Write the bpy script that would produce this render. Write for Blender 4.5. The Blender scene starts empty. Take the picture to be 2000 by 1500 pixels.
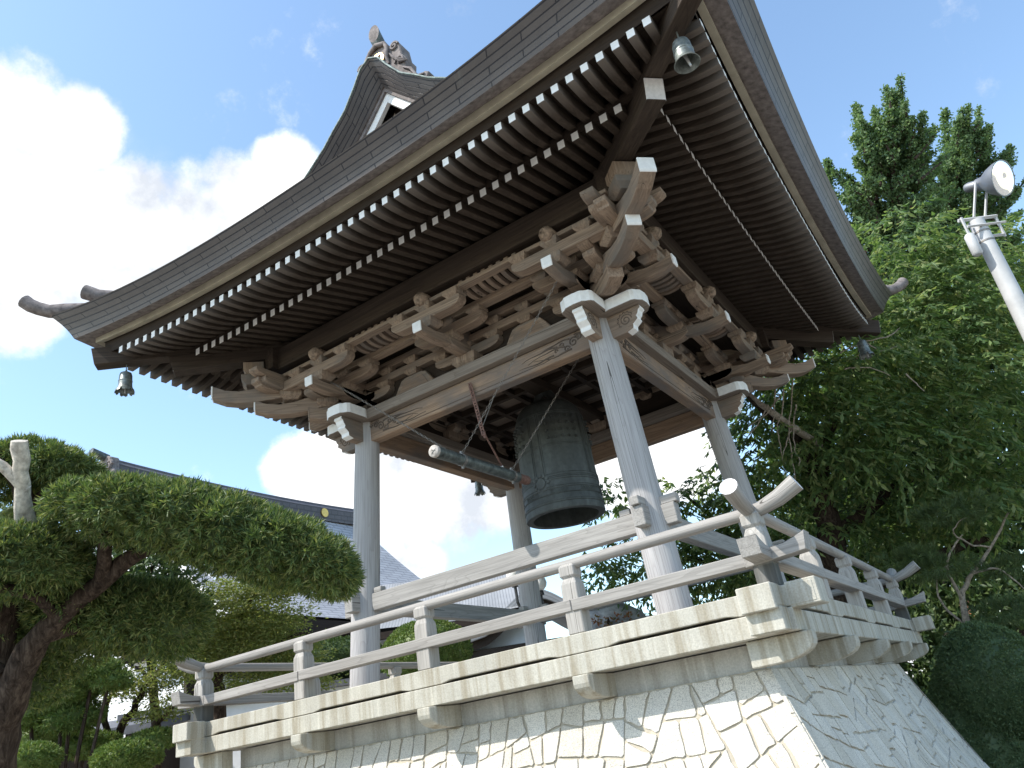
import bpy, math, random
import numpy as np
from mathutils import Vector, Matrix
rnd = random.Random(7)
nrs = np.random.RandomState(11)
scene = bpy.context.scene
COL = scene.collection
ZO = 2.8                      # deck frame -> ground at z = 0
PI = math.pi

# ------------------------------------------------------------------ camera
CR = Vector((0.8214667, 0.5502324, -0.1497894))
CU = Vector((0.3498175, -0.2787830, 0.8943757))
CF = Vector((-0.4503557, 0.7870987, 0.4214922))
CE = Vector((3.956626, -7.630404, -1.207834 + ZO))
FPX = 1510.55
cam_d = bpy.data.cameras.new('camera')
cam = bpy.data.objects.new('camera', cam_d); COL.objects.link(cam)
m = Matrix((CR, CU, -CF)).transposed().to_4x4(); m.translation = CE
cam.matrix_world = m
cam_d.sensor_fit = 'HORIZONTAL'; cam_d.sensor_width = 36.0
cam_d.lens = FPX / 2000 * 36.0
cam_d.clip_start = 0.05; cam_d.clip_end = 2000
scene.camera = cam

def spot(px, py, d):
    """world point seen at a photograph pixel, d metres in front of the camera"""
    return CE + (CR * ((px - 1000) / FPX) + CU * ((750 - py) / FPX) + CF) * d

# ------------------------------------------------------------------ world, sun, exposure
SUN = Vector((-0.50, -0.685, 1.0)).normalized()
world = bpy.data.worlds.new('World'); scene.world = world; world.use_nodes = True
nt = world.node_tree; N = nt.nodes; L = nt.links
for n in list(N): N.remove(n)
out = N.new('ShaderNodeOutputWorld'); bg = N.new('ShaderNodeBackground')
sky = N.new('ShaderNodeTexSky'); sky.sky_type = 'NISHITA'; sky.sun_disc = False
sky.sun_elevation = math.asin(SUN.z); sky.sun_rotation = math.atan2(SUN.x, SUN.y)
sky.air_density = 1.0; sky.dust_density = 0.6; sky.ozone_density = 1.2
bg.inputs['Strength'].default_value = 0.15
tc = N.new('ShaderNodeTexCoord')
def vm(op, a, b=None):
    n = N.new('ShaderNodeVectorMath'); n.operation = op
    for i, x in enumerate((a, b)):
        if x is None: continue
        if isinstance(x, (tuple, list, Vector)): n.inputs[i].default_value = tuple(x)
        else: L.new(x, n.inputs[i])
    return n
def ma(op, a, b=None, c=None, clamp=False):
    n = N.new('ShaderNodeMath'); n.operation = op; n.use_clamp = clamp
    for i, x in enumerate((a, b, c)):
        if x is None: continue
        if isinstance(x, (int, float)): n.inputs[i].default_value = x
        else: L.new(x, n.inputs[i])
    return n.outputs[0]
dirn = vm('NORMALIZE', tc.outputs['Generated']).outputs[0]
# cumulus banks: centres (bearing of the real clouds) and angular radii
banks = [(20, 270, 160), (150, 260, 95), (250, 480, 180), (60, 450, 205), (400, 480, 150), (560, 340, 70), (470, 420, 110),
         (690, 930, 125), (830, 940, 145), (950, 930, 105), (600, 920, 80), (830, 1095, 48), (775, 1085, 24),
         (1330, 905, 75), (1220, 930, 80), (-250, 480, 270), (50, 600, 100)]
acc = None
for (px, py, r) in banks:
    d = (CR * ((px - 1000) / FPX) + CU * ((750 - py) / FPX) + CF).normalized()
    ang = r / FPX / (1 + ((px - 1000) ** 2 + (py - 750) ** 2) / FPX ** 2) ** 0.75
    dp = vm('DOT_PRODUCT', dirn, d).outputs['Value']
    mr = N.new('ShaderNodeMapRange'); L.new(dp, mr.inputs[0])
    mr.inputs[1].default_value = math.cos(ang * 1.3); mr.inputs[2].default_value = math.cos(ang * 0.25)
    mr.inputs[3].default_value = 0; mr.inputs[4].default_value = 1
    acc = mr.outputs[0] if acc is None else ma('MAXIMUM', acc, mr.outputs[0])
def noise(scale, det, rough, off=(0, 0, 0)):
    a = vm('ADD', dirn, off).outputs[0]
    n = N.new('ShaderNodeTexNoise'); L.new(a, n.inputs['Vector'])
    n.inputs['Scale'].default_value = scale; n.inputs['Detail'].default_value = det; n.inputs['Roughness'].default_value = rough
    return n.outputs['Fac']
n1 = noise(8.0, 12, 0.66); n2 = noise(3.2, 6, 0.6, (3, 1, 7))
mask = ma('ADD', acc, ma('MULTIPLY', ma('SUBTRACT', n1, 0.5), 1.75))
mr = N.new('ShaderNodeMapRange'); mr.interpolation_type = 'SMOOTHSTEP'; L.new(mask, mr.inputs[0])
mr.inputs[1].default_value = 0.17; mr.inputs[2].default_value = 0.72; mr.inputs[3].default_value = 0; mr.inputs[4].default_value = 1
wisp = N.new('ShaderNodeMapRange'); wisp.interpolation_type = 'SMOOTHSTEP'; L.new(ma('ADD', n2, ma('MULTIPLY', acc, 0.25)), wisp.inputs[0])
wisp.inputs[1].default_value = 0.60; wisp.inputs[2].default_value = 0.95; wisp.inputs[3].default_value = 0; wisp.inputs[4].default_value = 0.4
cm = ma('MAXIMUM', mr.outputs[0], wisp.outputs[0])
# the far side of the sky, behind the camera, carries scattered clouds as well
shade0 = noise(6.5, 8, 0.62, (0.3, 0.1, 0.35))
smr = N.new('ShaderNodeMapRange'); L.new(shade0, smr.inputs[0]); smr.inputs[1].default_value = 0.36; smr.inputs[2].default_value = 0.58; shade = smr.outputs[0]
ccol = N.new('ShaderNodeMix'); ccol.data_type = 'RGBA'
L.new(shade, ccol.inputs[0]); ccol.inputs[6].default_value = (2.55, 2.72, 3.0, 1); ccol.inputs[7].default_value = (4.6, 4.6, 4.6, 1)
skyc = N.new('ShaderNodeMix'); skyc.data_type = 'RGBA'; skyc.blend_type = 'MULTIPLY'; skyc.inputs[0].default_value = 1
L.new(sky.outputs[0], skyc.inputs[6]); skyc.inputs[7].default_value = (1.12, 1.16, 1.10, 1)
mixc = N.new('ShaderNodeMix'); mixc.data_type = 'RGBA'
L.new(cm, mixc.inputs[0]); L.new(skyc.outputs[2], mixc.inputs[6]); L.new(ccol.outputs[2], mixc.inputs[7])
L.new(mixc.outputs[2], bg.inputs['Color']); L.new(bg.outputs[0], out.inputs[0])

sd = bpy.data.lights.new('sun', 'SUN'); sd.energy = 3.0; sd.angle = math.radians(0.53); sd.color = (1.0, 0.955, 0.88)
so = bpy.data.objects.new('sun', sd); COL.objects.link(so)
so.rotation_euler = SUN.to_track_quat('Z', 'Y').to_euler(); so.location = SUN * 60

scene.view_settings.view_transform = 'Standard'; scene.view_settings.look = 'None'
scene.view_settings.gamma = 1; scene.view_settings.use_curve_mapping = False
scene.view_settings.exposure = 1.08
scene.render.engine = 'CYCLES'
scene.cycles.max_bounces = 8; scene.cycles.diffuse_bounces = 4; scene.cycles.transparent_max_bounces = 8

# ------------------------------------------------------------------ materials
def material(name):
    mt = bpy.data.materials.new(name); mt.use_nodes = True
    t = mt.node_tree; b = t.nodes['Principled BSDF']
    return mt, t, b
class G:      # tiny node helper
    def __init__(s, t): s.t = t
    def n(s, ty, **k):
        x = s.t.nodes.new(ty)
        for a, v in k.items(): setattr(x, a, v)
        return x
    def l(s, a, b): s.t.links.new(a, b)
    def val(s, sock, v):
        if isinstance(v, bpy.types.NodeSocket): s.l(v, sock)
        else: sock.default_value = v
    def attr(s, nm): return s.n('ShaderNodeAttribute', attribute_name=nm).outputs['Vector']
    def scale(s, v, sc):
        x = s.n('ShaderNodeMapping'); s.l(v, x.inputs[0]); x.inputs['Scale'].default_value = sc; return x.outputs[0]
    def noise(s, v, sc, det=4, rough=0.55, dist=0.0):
        x = s.n('ShaderNodeTexNoise'); s.l(v, x.inputs['Vector']); x.inputs['Scale'].default_value = sc
        x.inputs['Detail'].default_value = det; x.inputs['Roughness'].default_value = rough; x.inputs['Distortion'].default_value = dist
        return x.outputs['Fac']
    def ramp(s, f, stops):
        x = s.n('ShaderNodeValToRGB'); s.l(f, x.inputs[0]); e = x.color_ramp.elements
        while len(e) < len(stops): e.new(0.5)
        for i, (p, c) in enumerate(stops): e[i].position = p; e[i].color = (*c, 1) if len(c) == 3 else c
        return x.outputs[0]
    def mix(s, f, a, b, mode='MIX'):
        x = s.n('ShaderNodeMix', data_type='RGBA', blend_type=mode)
        s.val(x.inputs[0], f)
        for i, v in ((6, a), (7, b)):
            if isinstance(v, tuple) and len(v) == 3: v = (*v, 1)
            s.val(x.inputs[i], v)
        return x.outputs[2]
    def math(s, op, a, b=0.0, clamp=False):
        x = s.n('ShaderNodeMath', operation=op, use_clamp=clamp); s.val(x.inputs[0], a); s.val(x.inputs[1], b); return x.outputs[0]
    def bump(s, h, st, dist, b):
        x = s.n('ShaderNodeBump'); s.l(h, x.inputs['Height']); x.inputs['Strength'].default_value = st; x.inputs['Distance'].default_value = dist
        s.l(x.outputs[0], b.inputs['Normal'])
    def island(s): return s.n('ShaderNodeNewGeometry').outputs['Random Per Island']

def wood(name, dark, mid, light, rough=0.8, stain=None, wear=None):
    mt, t, b = material(name); g = G(t); v = g.attr('grain')
    f1 = g.noise(g.scale(v, (1.2, 26, 26)), 1.0, 6, 0.6, 0.6)
    f2 = g.noise(g.scale(v, (0.5, 3.0, 3.0)), 1.0, 3, 0.5, 1.5)
    f3 = g.noise(g.scale(v, (2.0, 90, 90)), 1.0, 2, 0.5)
    c = g.ramp(f1, [(0.22, dark), (0.5, mid), (0.78, light)])
    c = g.mix(g.math('MULTIPLY', f2, 0.6), c, mid, 'MIX')
    fb = g.noise(g.scale(v, (0.55, 5.5, 5.5)), 1.0, 2, 0.45, 0.4)
    fl = g.math('FRACT', g.math('MULTIPLY', fb, 13.0))
    c = g.mix(g.ramp(fl, [(0.0, (0.55, 0.55, 0.55)), (0.10, (0.25, 0.25, 0.25)), (0.30, (0, 0, 0))]), c, dark)
    fk = g.noise(g.scale(v, (0.13, 9, 9)), 1.0, 0, 0.4, 0.0)
    ck = g.math('LESS_THAN', g.math('ABSOLUTE', g.math('SUBTRACT', fk, 0.60)), 0.0028)
    c = g.mix(g.math('MULTIPLY', ck, 0.8), c, (0.03, 0.026, 0.022))
    c = g.mix(0.4, c, g.ramp(f3, [(0.35, (0.6, 0.6, 0.6)), (0.6, (1.08, 1.08, 1.08))]), 'MULTIPLY')
    isl = g.ramp(g.island(), [(0.0, (0.78, 0.78, 0.80)), (1.0, (1.2, 1.16, 1.12))])
    c = g.mix(0.8, c, isl, 'MULTIPLY')
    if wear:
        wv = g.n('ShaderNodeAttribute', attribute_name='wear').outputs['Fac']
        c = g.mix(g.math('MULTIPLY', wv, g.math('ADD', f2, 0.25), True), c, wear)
    if stain:
        ff = g.noise(g.scale(v, (0.9, 2.2, 2.2)), 1.0, 5, 0.6)
        c = g.mix(g.ramp(ff, [(0.48, (0, 0, 0)), (0.66, (1, 1, 1))]), c, stain, 'MIX')
    g.l(c, b.inputs['Base Color']); b.inputs['Roughness'].default_value = rough; b.inputs['Specular IOR Level'].default_value = 0.25
    g.bump(g.math('ADD', f1, f3), 0.35, 0.004, b)
    return mt
M = {}
M['col'] = wood('silver_timber', (0.29, 0.278, 0.272), (0.39, 0.378, 0.372), (0.46, 0.45, 0.445), 0.75)
M['rail'] = wood('grey_rail_timber', (0.185, 0.178, 0.168), (0.285, 0.275, 0.26), (0.37, 0.358, 0.34), 0.8)
M['post'] = wood('post_timber', (0.24, 0.23, 0.215), (0.345, 0.333, 0.312), (0.435, 0.42, 0.392), 0.8, wear=(0.075, 0.075, 0.07))
M['beam'] = wood('carved_beam_timber', (0.15, 0.10, 0.068), (0.28, 0.195, 0.134), (0.40, 0.29, 0.205), 0.8, stain=(0.17, 0.145, 0.13))
M['brk'] = wood('bracket_timber', (0.12, 0.086, 0.064), (0.26, 0.197, 0.15), (0.37, 0.29, 0.225), 0.8, stain=(0.17, 0.147, 0.128))
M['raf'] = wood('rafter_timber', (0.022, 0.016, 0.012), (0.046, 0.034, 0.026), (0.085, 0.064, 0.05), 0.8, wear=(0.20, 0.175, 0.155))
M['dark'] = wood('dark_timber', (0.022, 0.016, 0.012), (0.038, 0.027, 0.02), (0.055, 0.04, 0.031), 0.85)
M['ceil'] = wood('ceiling_timber', (0.10, 0.075, 0.058), (0.15, 0.115, 0.09), (0.20, 0.16, 0.125), 0.85)
M['carve'] = wood('carving_timber', (0.07, 0.052, 0.042), (0.115, 0.09, 0.073), (0.17, 0.14, 0.115), 0.85)
M['plate'] = wood('plate_timber', (0.18, 0.145, 0.115), (0.27, 0.225, 0.185), (0.36, 0.315, 0.27), 0.8)

def plain(name, col, rough=0.6, var=0.12, sc=14, metal=0.0, bump=0.0, spec=0.4):
    mt, t, b = material(name); g = G(t); v = g.n('ShaderNodeTexCoord').outputs['Object']
    f = g.noise(v, sc, 5, 0.6)
    lo = tuple(max(0, x * (1 - 2 * var)) for x in col); hi = tuple(min(1, x * (1 + 2 * var)) for x in col)
    c = g.ramp(f, [(0.3, lo), (0.7, hi)])
    g.l(c, b.inputs['Base Color']); b.inputs['Roughness'].default_value = rough; b.inputs['Metallic'].default_value = metal
    b.inputs['Specular IOR Level'].default_value = spec
    if bump: g.bump(f, bump, 0.01, b)
    return mt
M['white'] = plain('white_paint', (0.80, 0.79, 0.77), 0.7, 0.04, 20)
M['plaster'] = plain('white_plaster', (0.74, 0.74, 0.74), 0.9, 0.05, 3)
M['iron'] = plain('rusty_iron', (0.16, 0.085, 0.065), 0.75, 0.25, 40)
M['chain'] = plain('dull_chain_steel', (0.22, 0.20, 0.18), 0.5, 0.2, 60, metal=0.6)
M['black'] = plain('black_metal', (0.035, 0.035, 0.037), 0.55, 0.2, 20)
M['gold'] = plain('gilt_metal', (0.62, 0.42, 0.13), 0.4, 0.1, 20, metal=0.8)
M['galv'] = plain('painted_steel_pole', (0.46, 0.46, 0.455), 0.5, 0.05, 6)
M['pale'] = plain('pale_eave_board', (0.40, 0.36, 0.28), 0.8, 0.1, 5)
M['rope'] = plain('copper_verdigris', (0.15, 0.19, 0.175), 0.7, 0.35, 30)
M['orn'] = plain('ridge_copper', (0.19, 0.165, 0.157), 0.8, 0.2, 18, spec=0.12)
M['lilac'] = plain('bleached_end_grain', (0.62, 0.59, 0.58), 0.8, 0.06, 30)
M['ground'] = plain('pale_gravel', (0.24, 0.215, 0.18), 0.95, 0.2, 60, bump=0.4)
def bark_():
    mt, t, b = material('furrowed_bark'); g = G(t); v = g.n('ShaderNodeTexCoord').outputs['Object']
    f = g.noise(g.scale(v, (30, 30, 6)), 1.0, 6, 0.65, 0.8); f2 = g.noise(v, 3.0, 4, 0.6)
    c = g.ramp(f, [(0.32, (0.020, 0.014, 0.011)), (0.5, (0.055, 0.040, 0.031)), (0.7, (0.12, 0.092, 0.072))])
    c = g.mix(0.6, c, g.ramp(f2, [(0.35, (0.6, 0.6, 0.62)), (0.65, (1.35, 1.3, 1.25))]), 'MULTIPLY')
    g.l(c, b.inputs['Base Color']); b.inputs['Roughness'].default_value = 0.95; b.inputs['Specular IOR Level'].default_value = 0.1
    g.bump(f, 1.0, 0.02, b)
    return mt
M['bark'] = bark_()
M['deadwood'] = plain('bleached_dead_wood', (0.50, 0.45, 0.38), 0.9, 0.25, 22, bump=0.8)
M['twig'] = plain('pale_bare_twig', (0.30, 0.25, 0.20), 0.9, 0.25, 30)
M['darkroof'] = plain('dark_slate_roof', (0.10, 0.10, 0.11), 0.6, 0.15, 8)
M['orange'] = plain('orange_roof', (0.55, 0.22, 0.09), 0.8, 0.15, 8)
M['rock'] = plain('grey_rock', (0.30, 0.30, 0.31), 0.9, 0.25, 6, bump=0.8)
M['fist'] = plain('carved_fist_timber', (0.24, 0.175, 0.13), 0.85, 0.35, 22, bump=1.0)

def copper():
    mt, t, b = material('weathered_copper_shingle'); g = G(t); v = g.attr('grain')
    br = g.n('ShaderNodeTexBrick'); g.l(v, br.inputs['Vector'])
    br.inputs['Color1'].default_value = (0.085, 0.074, 0.072, 1); br.inputs['Color2'].default_value = (0.105, 0.092, 0.088, 1)
    br.inputs['Mortar'].default_value = (0.02, 0.019, 0.024, 1)
    br.inputs['Scale'].default_value = 1.0; br.inputs['Brick Width'].default_value = 0.62; br.inputs['Row Height'].default_value = 0.0588
    br.inputs['Mortar Size'].default_value = 0.0055; br.inputs['Bias'].default_value = 0.0
    f = g.noise(v, 5.0, 5, 0.6); f2 = g.noise(g.scale(v, (8, 1.5, 3)), 1.0, 4, 0.6)
    c = g.mix(0.7, br.outputs['Color'], g.ramp(f, [(0.3, (0.78, 0.78, 0.80)), (0.7, (1.2, 1.18, 1.15))]), 'MULTIPLY')
    c = g.mix(g.ramp(f2, [(0.66, (0, 0, 0)), (0.82, (0.35, 0.35, 0.35))]), c, (0.22, 0.25, 0.24))
    g.l(c, b.inputs['Base Color']); b.inputs['Roughness'].default_value = 0.5; b.inputs['Specular IOR Level'].default_value = 0.5
    b.inputs['Metallic'].default_value = 0.25
    h = g.math('SUBTRACT', 1.0, br.outputs['Fac'])
    g.bump(h, 0.8, 0.012, b)
    return mt
M['copper'] = copper()

def concrete(name, base, stain, streak=1.0):
    mt, t, b = material(name); g = G(t); v = g.n('ShaderNodeTexCoord').outputs['Object']
    f = g.noise(v, 2.5, 6, 0.6); f2 = g.noise(g.scale(v, (9, 9, 0.5)), 1.0, 4, 0.6); f3 = g.noise(v, 90, 2, 0.6)
    f4 = g.noise(g.scale(v, (26, 26, 0.9)), 1.0, 3, 0.5)
    c = g.ramp(f, [(0.3, tuple(x * 0.86 for x in base)), (0.7, tuple(min(1, x * 1.12) for x in base))])
    c = g.mix(g.ramp(f2, [(0.46, (0, 0, 0)), (0.62, (0.75 * streak,) * 3)]), c, stain)
    c = g.mix(g.ramp(f4, [(0.58, (0, 0, 0)), (0.72, (0.55 * streak,) * 3)]), c, tuple(min(1, x * 1.35) for x in base))
    c = g.mix(0.35, c, g.ramp(f3, [(0.3, (0.6, 0.6, 0.6)), (0.7, (1.3, 1.3, 1.3))]), 'MULTIPLY')
    g.l(c, b.inputs['Base Color']); b.inputs['Roughness'].default_value = 0.9; b.inputs['Specular IOR Level'].default_value = 0.2
    g.bump(f3, 0.15, 0.004, b)
    return mt
M['conc'] = concrete('streaked_concrete', (0.44, 0.42, 0.362), (0.255, 0.218, 0.152))
M['conc2'] = concrete('grey_concrete', (0.43, 0.42, 0.39), (0.30, 0.285, 0.25))
M['mortar'] = plain('grey_mortar', (0.40, 0.355, 0.28), 0.95, 0.08, 20, bump=0.2)

def granite():
    mt, t, b = material('speckled_granite'); g = G(t); v = g.n('ShaderNodeTexCoord').outputs['Object']
    f = g.noise(v, 150, 2, 0.6); f2 = g.noise(v, 3.0, 4, 0.6)
    c = g.ramp(g.island(), [(0.0, (0.50, 0.465, 0.40)), (0.3, (0.60, 0.555, 0.475)), (0.7, (0.55, 0.525, 0.475)), (1.0, (0.66, 0.62, 0.545))])
    c = g.mix(0.8, c, g.ramp(f, [(0.33, (0.45, 0.45, 0.46)), (0.5, (1.0, 1.0, 1.0)), (0.7, (1.2, 1.2, 1.2))]), 'MULTIPLY')
    c = g.mix(0.5, c, g.ramp(f2, [(0.3, (0.82, 0.8, 0.76)), (0.7, (1.1, 1.1, 1.1))]), 'MULTIPLY')
    g.l(c, b.inputs['Base Color']); b.inputs['Roughness'].default_value = 0.85; b.inputs['Specular IOR Level'].default_value = 0.25
    g.bump(g.noise(v, 45, 4, 0.6), 0.3, 0.006, b)
    return mt
M['granite'] = granite()

def bronze():
    mt, t, b = material('green_black_bronze'); g = G(t); v = g.n('ShaderNodeTexCoord').outputs['Object']
    f = g.noise(g.scale(v, (6, 6, 1.4)), 1.0, 6, 0.62); f2 = g.noise(v, 22, 4, 0.6)
    c = g.ramp(f, [(0.28, (0.036, 0.039, 0.037)), (0.52, (0.064, 0.070, 0.066)), (0.75, (0.10, 0.112, 0.105))])
    c = g.mix(0.6, c, g.ramp(f2, [(0.3, (0.7, 0.7, 0.7)), (0.7, (1.3, 1.3, 1.3))]), 'MULTIPLY')
    g.l(c, b.inputs['Base Color']); b.inputs['Metallic'].default_value = 0.2; b.inputs['Roughness'].default_value = 0.65
    g.bump(f2, 0.2, 0.004, b)
    return mt
M['bronze'] = bronze()
M['windbell'] = plain('grey_green_bell_bronze', (0.20, 0.22, 0.205), 0.42, 0.25, 25, metal=0.5)
M['logmat'] = plain('green_copper_sheath', (0.085, 0.095, 0.088), 0.5, 0.35, 16, metal=0.3)
M['logend'] = plain('striker_end', (0.42, 0.38, 0.345), 0.7, 0.2, 30)

def tiles(name, base, row, wid, mort=0.35):
    mt, t, b = material(name); g = G(t); v = g.attr('grain')
    br = g.n('ShaderNodeTexBrick'); g.l(v, br.inputs['Vector'])
    br.inputs['Color1'].default_value = (*base, 1); br.inputs['Color2'].default_value = (*[x * 1.15 for x in base], 1)
    br.inputs['Mortar'].default_value = (*[x * mort for x in base], 1); br.inputs['Scale'].default_value = 1.0
    br.inputs['Brick Width'].default_value = wid; br.inputs['Row Height'].default_value = row; br.inputs['Mortar Size'].default_value = row * 0.12
    f = g.noise(v, 1.2, 5, 0.6)
    c = g.mix(0.7, br.outputs['Color'], g.ramp(f, [(0.3, (0.8, 0.8, 0.8)), (0.7, (1.2, 1.2, 1.2))]), 'MULTIPLY')
    g.l(c, b.inputs['Base Color']); b.inputs['Roughness'].default_value = 0.55
    g.bump(g.math('SUBTRACT', 1.0, br.outputs['Fac']), 0.6, 0.03, b)
    return mt
M['halltile'] = tiles('grey_shingle_roof', (0.34, 0.33, 0.335), 0.17, 0.5, 0.6)
M['ridgetile'] = tiles('dark_ridge_tile', (0.075, 0.066, 0.07), 0.16, 0.3, 0.7)
M['seam'] = tiles('standing_seam_roof', (0.25, 0.25, 0.25), 0.075, 30.0, 0.75)

def leaf(name, cols, trans=0.35, rough=0.5):
    mt, t, b = material(name); g = G(t)
    c = g.ramp(g.island(), [(i / max(1, len(cols) - 1), cc) for i, cc in enumerate(cols)])
    g.l(c, b.inputs['Base Color']); b.inputs['Roughness'].default_value = rough; b.inputs['Specular IOR Level'].default_value = 0.35
    tr = g.n('ShaderNodeBsdfTranslucent'); g.l(g.mix(1.0, c, (1.25, 1.35, 0.7), 'MULTIPLY'), tr.inputs['Color'])
    mx = g.n('ShaderNodeMixShader'); mx.inputs[0].default_value = trans
    o = t.nodes['Material Output']
    g.l(b.outputs[0], mx.inputs[1]); g.l(tr.outputs[0], mx.inputs[2]); g.l(mx.outputs[0], o.inputs[0])
    return mt
M['podo'] = leaf('podocarpus_leaf', [(0.06, 0.10, 0.036), (0.095, 0.145, 0.05), (0.15, 0.20, 0.065), (0.28, 0.285, 0.11)], 0.3)
M['cherry'] = leaf('cherry_leaf', [(0.075, 0.125, 0.05), (0.115, 0.18, 0.068), (0.165, 0.23, 0.085), (0.27, 0.295, 0.13)], 0.45)
M['ginkgo'] = leaf('ginkgo_leaf', [(0.09, 0.155, 0.075), (0.13, 0.205, 0.09), (0.18, 0.25, 0.11)], 0.4)
M['maple'] = leaf('maple_leaf', [(0.14, 0.18, 0.055), (0.19, 0.22, 0.07), (0.27, 0.26, 0.09)], 0.45)
M['pine'] = leaf('pine_needle', [(0.06, 0.10, 0.04), (0.09, 0.14, 0.05), (0.13, 0.165, 0.06)], 0.2)
M['clip'] = leaf('clipped_shrub_leaf', [(0.045, 0.08, 0.03), (0.07, 0.11, 0.038), (0.10, 0.14, 0.045)], 0.25)
M['shrub'] = leaf('dark_clipped_leaf', [(0.09, 0.145, 0.07), (0.125, 0.185, 0.085), (0.17, 0.22, 0.10)], 0.25)
M['azalea'] = leaf('bright_clipped_leaf', [(0.09, 0.15, 0.04), (0.13, 0.20, 0.05), (0.21, 0.235, 0.07)], 0.25)
M['redleaf'] = leaf('reddening_leaf', [(0.10, 0.11, 0.04), (0.25, 0.08, 0.04), (0.16, 0.12, 0.05)], 0.35)

# ------------------------------------------------------------------ mesh builder
def wloc(o):
    p = Vector((0, 0, 0))
    while o is not None: p = p + Vector(o.location); o = o.parent
    return p
class MB:
    def __init__(s): s.v = []; s.f = []; s.m = []; s.g = []; s.w = {}
    def add(s, vs, fs, gr=None, mi=0, mis=None):
        b = len(s.v); o = (rnd.random() * 50, rnd.random() * 50, rnd.random() * 50)
        s.v += [tuple(x) for x in vs]
        gr = gr if gr is not None else vs
        s.g += [(x[0] + o[0], x[1] + o[1], x[2] + o[2]) for x in gr]
        for i, f in enumerate(fs):
            s.f.append(tuple(b + j for j in f)); s.m.append(mis[i] if mis else mi)
        return s
    def hexa(s, p, mi=0, mis=None, axis=None):
        """8 points: bottom ring 0-3, top ring 4-7 (both counter-clockwise from above)"""
        fs = [(3, 2, 1, 0), (4, 5, 6, 7), (0, 1, 5, 4), (1, 2, 6, 5), (2, 3, 7, 6), (3, 0, 4, 7)]
        d = [max(q[i] for q in p) - min(q[i] for q in p) for i in range(3)]
        if axis is None: axis = d.index(max(d))
        oth = [i for i in range(3) if i != axis]
        gr = [(q[axis], q[oth[0]], q[oth[1]]) for q in p]
        return s.add(p, fs, gr, mi, mis)
    def box(s, x0, x1, y0, y1, z0, z1, mi=0, mis=None, axis=None):
        return s.hexa([(x0, y0, z0), (x1, y0, z0), (x1, y1, z0), (x0, y1, z0), (x0, y0, z1), (x1, y0, z1), (x1, y1, z1), (x0, y1, z1)], mi, mis, axis)
    def prism(s, prof, o, A, B, E, mi=0, cap=None, along='a', side=None):
        """polygon prof in (A,B) at origin o, extruded by E"""
        o = Vector(o); A = Vector(A); B = Vector(B); E = Vector(E); n = len(prof)
        r0 = [o + A * a + B * b for a, b in prof]; r1 = [p + E for p in r0]
        flip = A.cross(B).dot(E) < 0
        area = sum(prof[i][0] * prof[(i + 1) % n][1] - prof[(i + 1) % n][0] * prof[i][1] for i in range(n))
        if area < 0: flip = not flip
        fs = [tuple(range(n - 1, -1, -1)), tuple(range(n, 2 * n))]
        fs += [(i, (i + 1) % n, n + (i + 1) % n, n + i) for i in range(n)]
        if flip: fs = [tuple(reversed(f)) for f in fs]
        e = E.length
        if along == 'a': gr = [(a, b, 0) for a, b in prof] + [(a, b, e) for a, b in prof]
        else: gr = [(0, a, b) for a, b in prof] + [(e, a, b) for a, b in prof]
        cap = mi if cap is None else cap
        mis = [cap, cap] + ([mi] * n if side is None else [side.get(i, mi) for i in range(n)])
        return s.add(r0 + r1, fs, gr, 0, mis)
    def tube(s, pts, rad, n=10, mi=0, caps=True, capmi=None, squash=1.0, up=None):
        pts = [Vector(p) for p in pts]; k = len(pts)
        if not hasattr(rad, '__len__'): rad = [rad] * k
        vs = []; gr = []; fs = []; mis = []; L_ = 0; nrm = None
        for i in range(k):
            t = (pts[min(i + 1, k - 1)] - pts[max(i - 1, 0)]).normalized()
            if nrm is None:
                u = Vector(up) if up else (Vector((0, 0, 1)) if abs(t.z) < 0.9 else Vector((1, 0, 0)))
                nrm = (u - t * u.dot(t)).normalized()
            else: nrm = (nrm - t * nrm.dot(t)).normalized()
            bi = t.cross(nrm)
            if i: L_ += (pts[i] - pts[i - 1]).length
            for j in range(n):
                a = 2 * PI * j / n
                vs.append(pts[i] + nrm * (math.cos(a) * rad[i]) + bi * (math.sin(a) * rad[i] * squash))
                gr.append((L_, math.cos(a) * rad[i], math.sin(a) * rad[i]))
        for i in range(k - 1):
            for j in range(n):
                fs.append((i * n + j, i * n + (j + 1) % n, (i + 1) * n + (j + 1) % n, (i + 1) * n + j)); mis.append(mi)
        if caps:
            c = mi if capmi is None else capmi
            fs.append(tuple(range(n - 1, -1, -1))); mis.append(c)
            fs.append(tuple(range((k - 1) * n, k * n))); mis.append(c)
        return s.add(vs, fs, gr, 0, mis)
    def lathe(s, prof, c, n=32, mi=0, wob=None):
        vs = []; gr = []; fs = []; k = len(prof)
        for (r, z) in prof:
            for j in range(n):
                a = 2 * PI * j / n; rr = r * (wob(a, z) if wob else 1)
                vs.append((c[0] + rr * math.cos(a), c[1] + rr * math.sin(a), c[2] + z)); gr.append((z, r * math.cos(a), r * math.sin(a)))
        for i in range(k - 1):
            for j in range(n): fs.append((i * n + j, i * n + (j + 1) % n, (i + 1) * n + (j + 1) % n, (i + 1) * n + j))
        return s.add(vs, fs, gr, mi)
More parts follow.
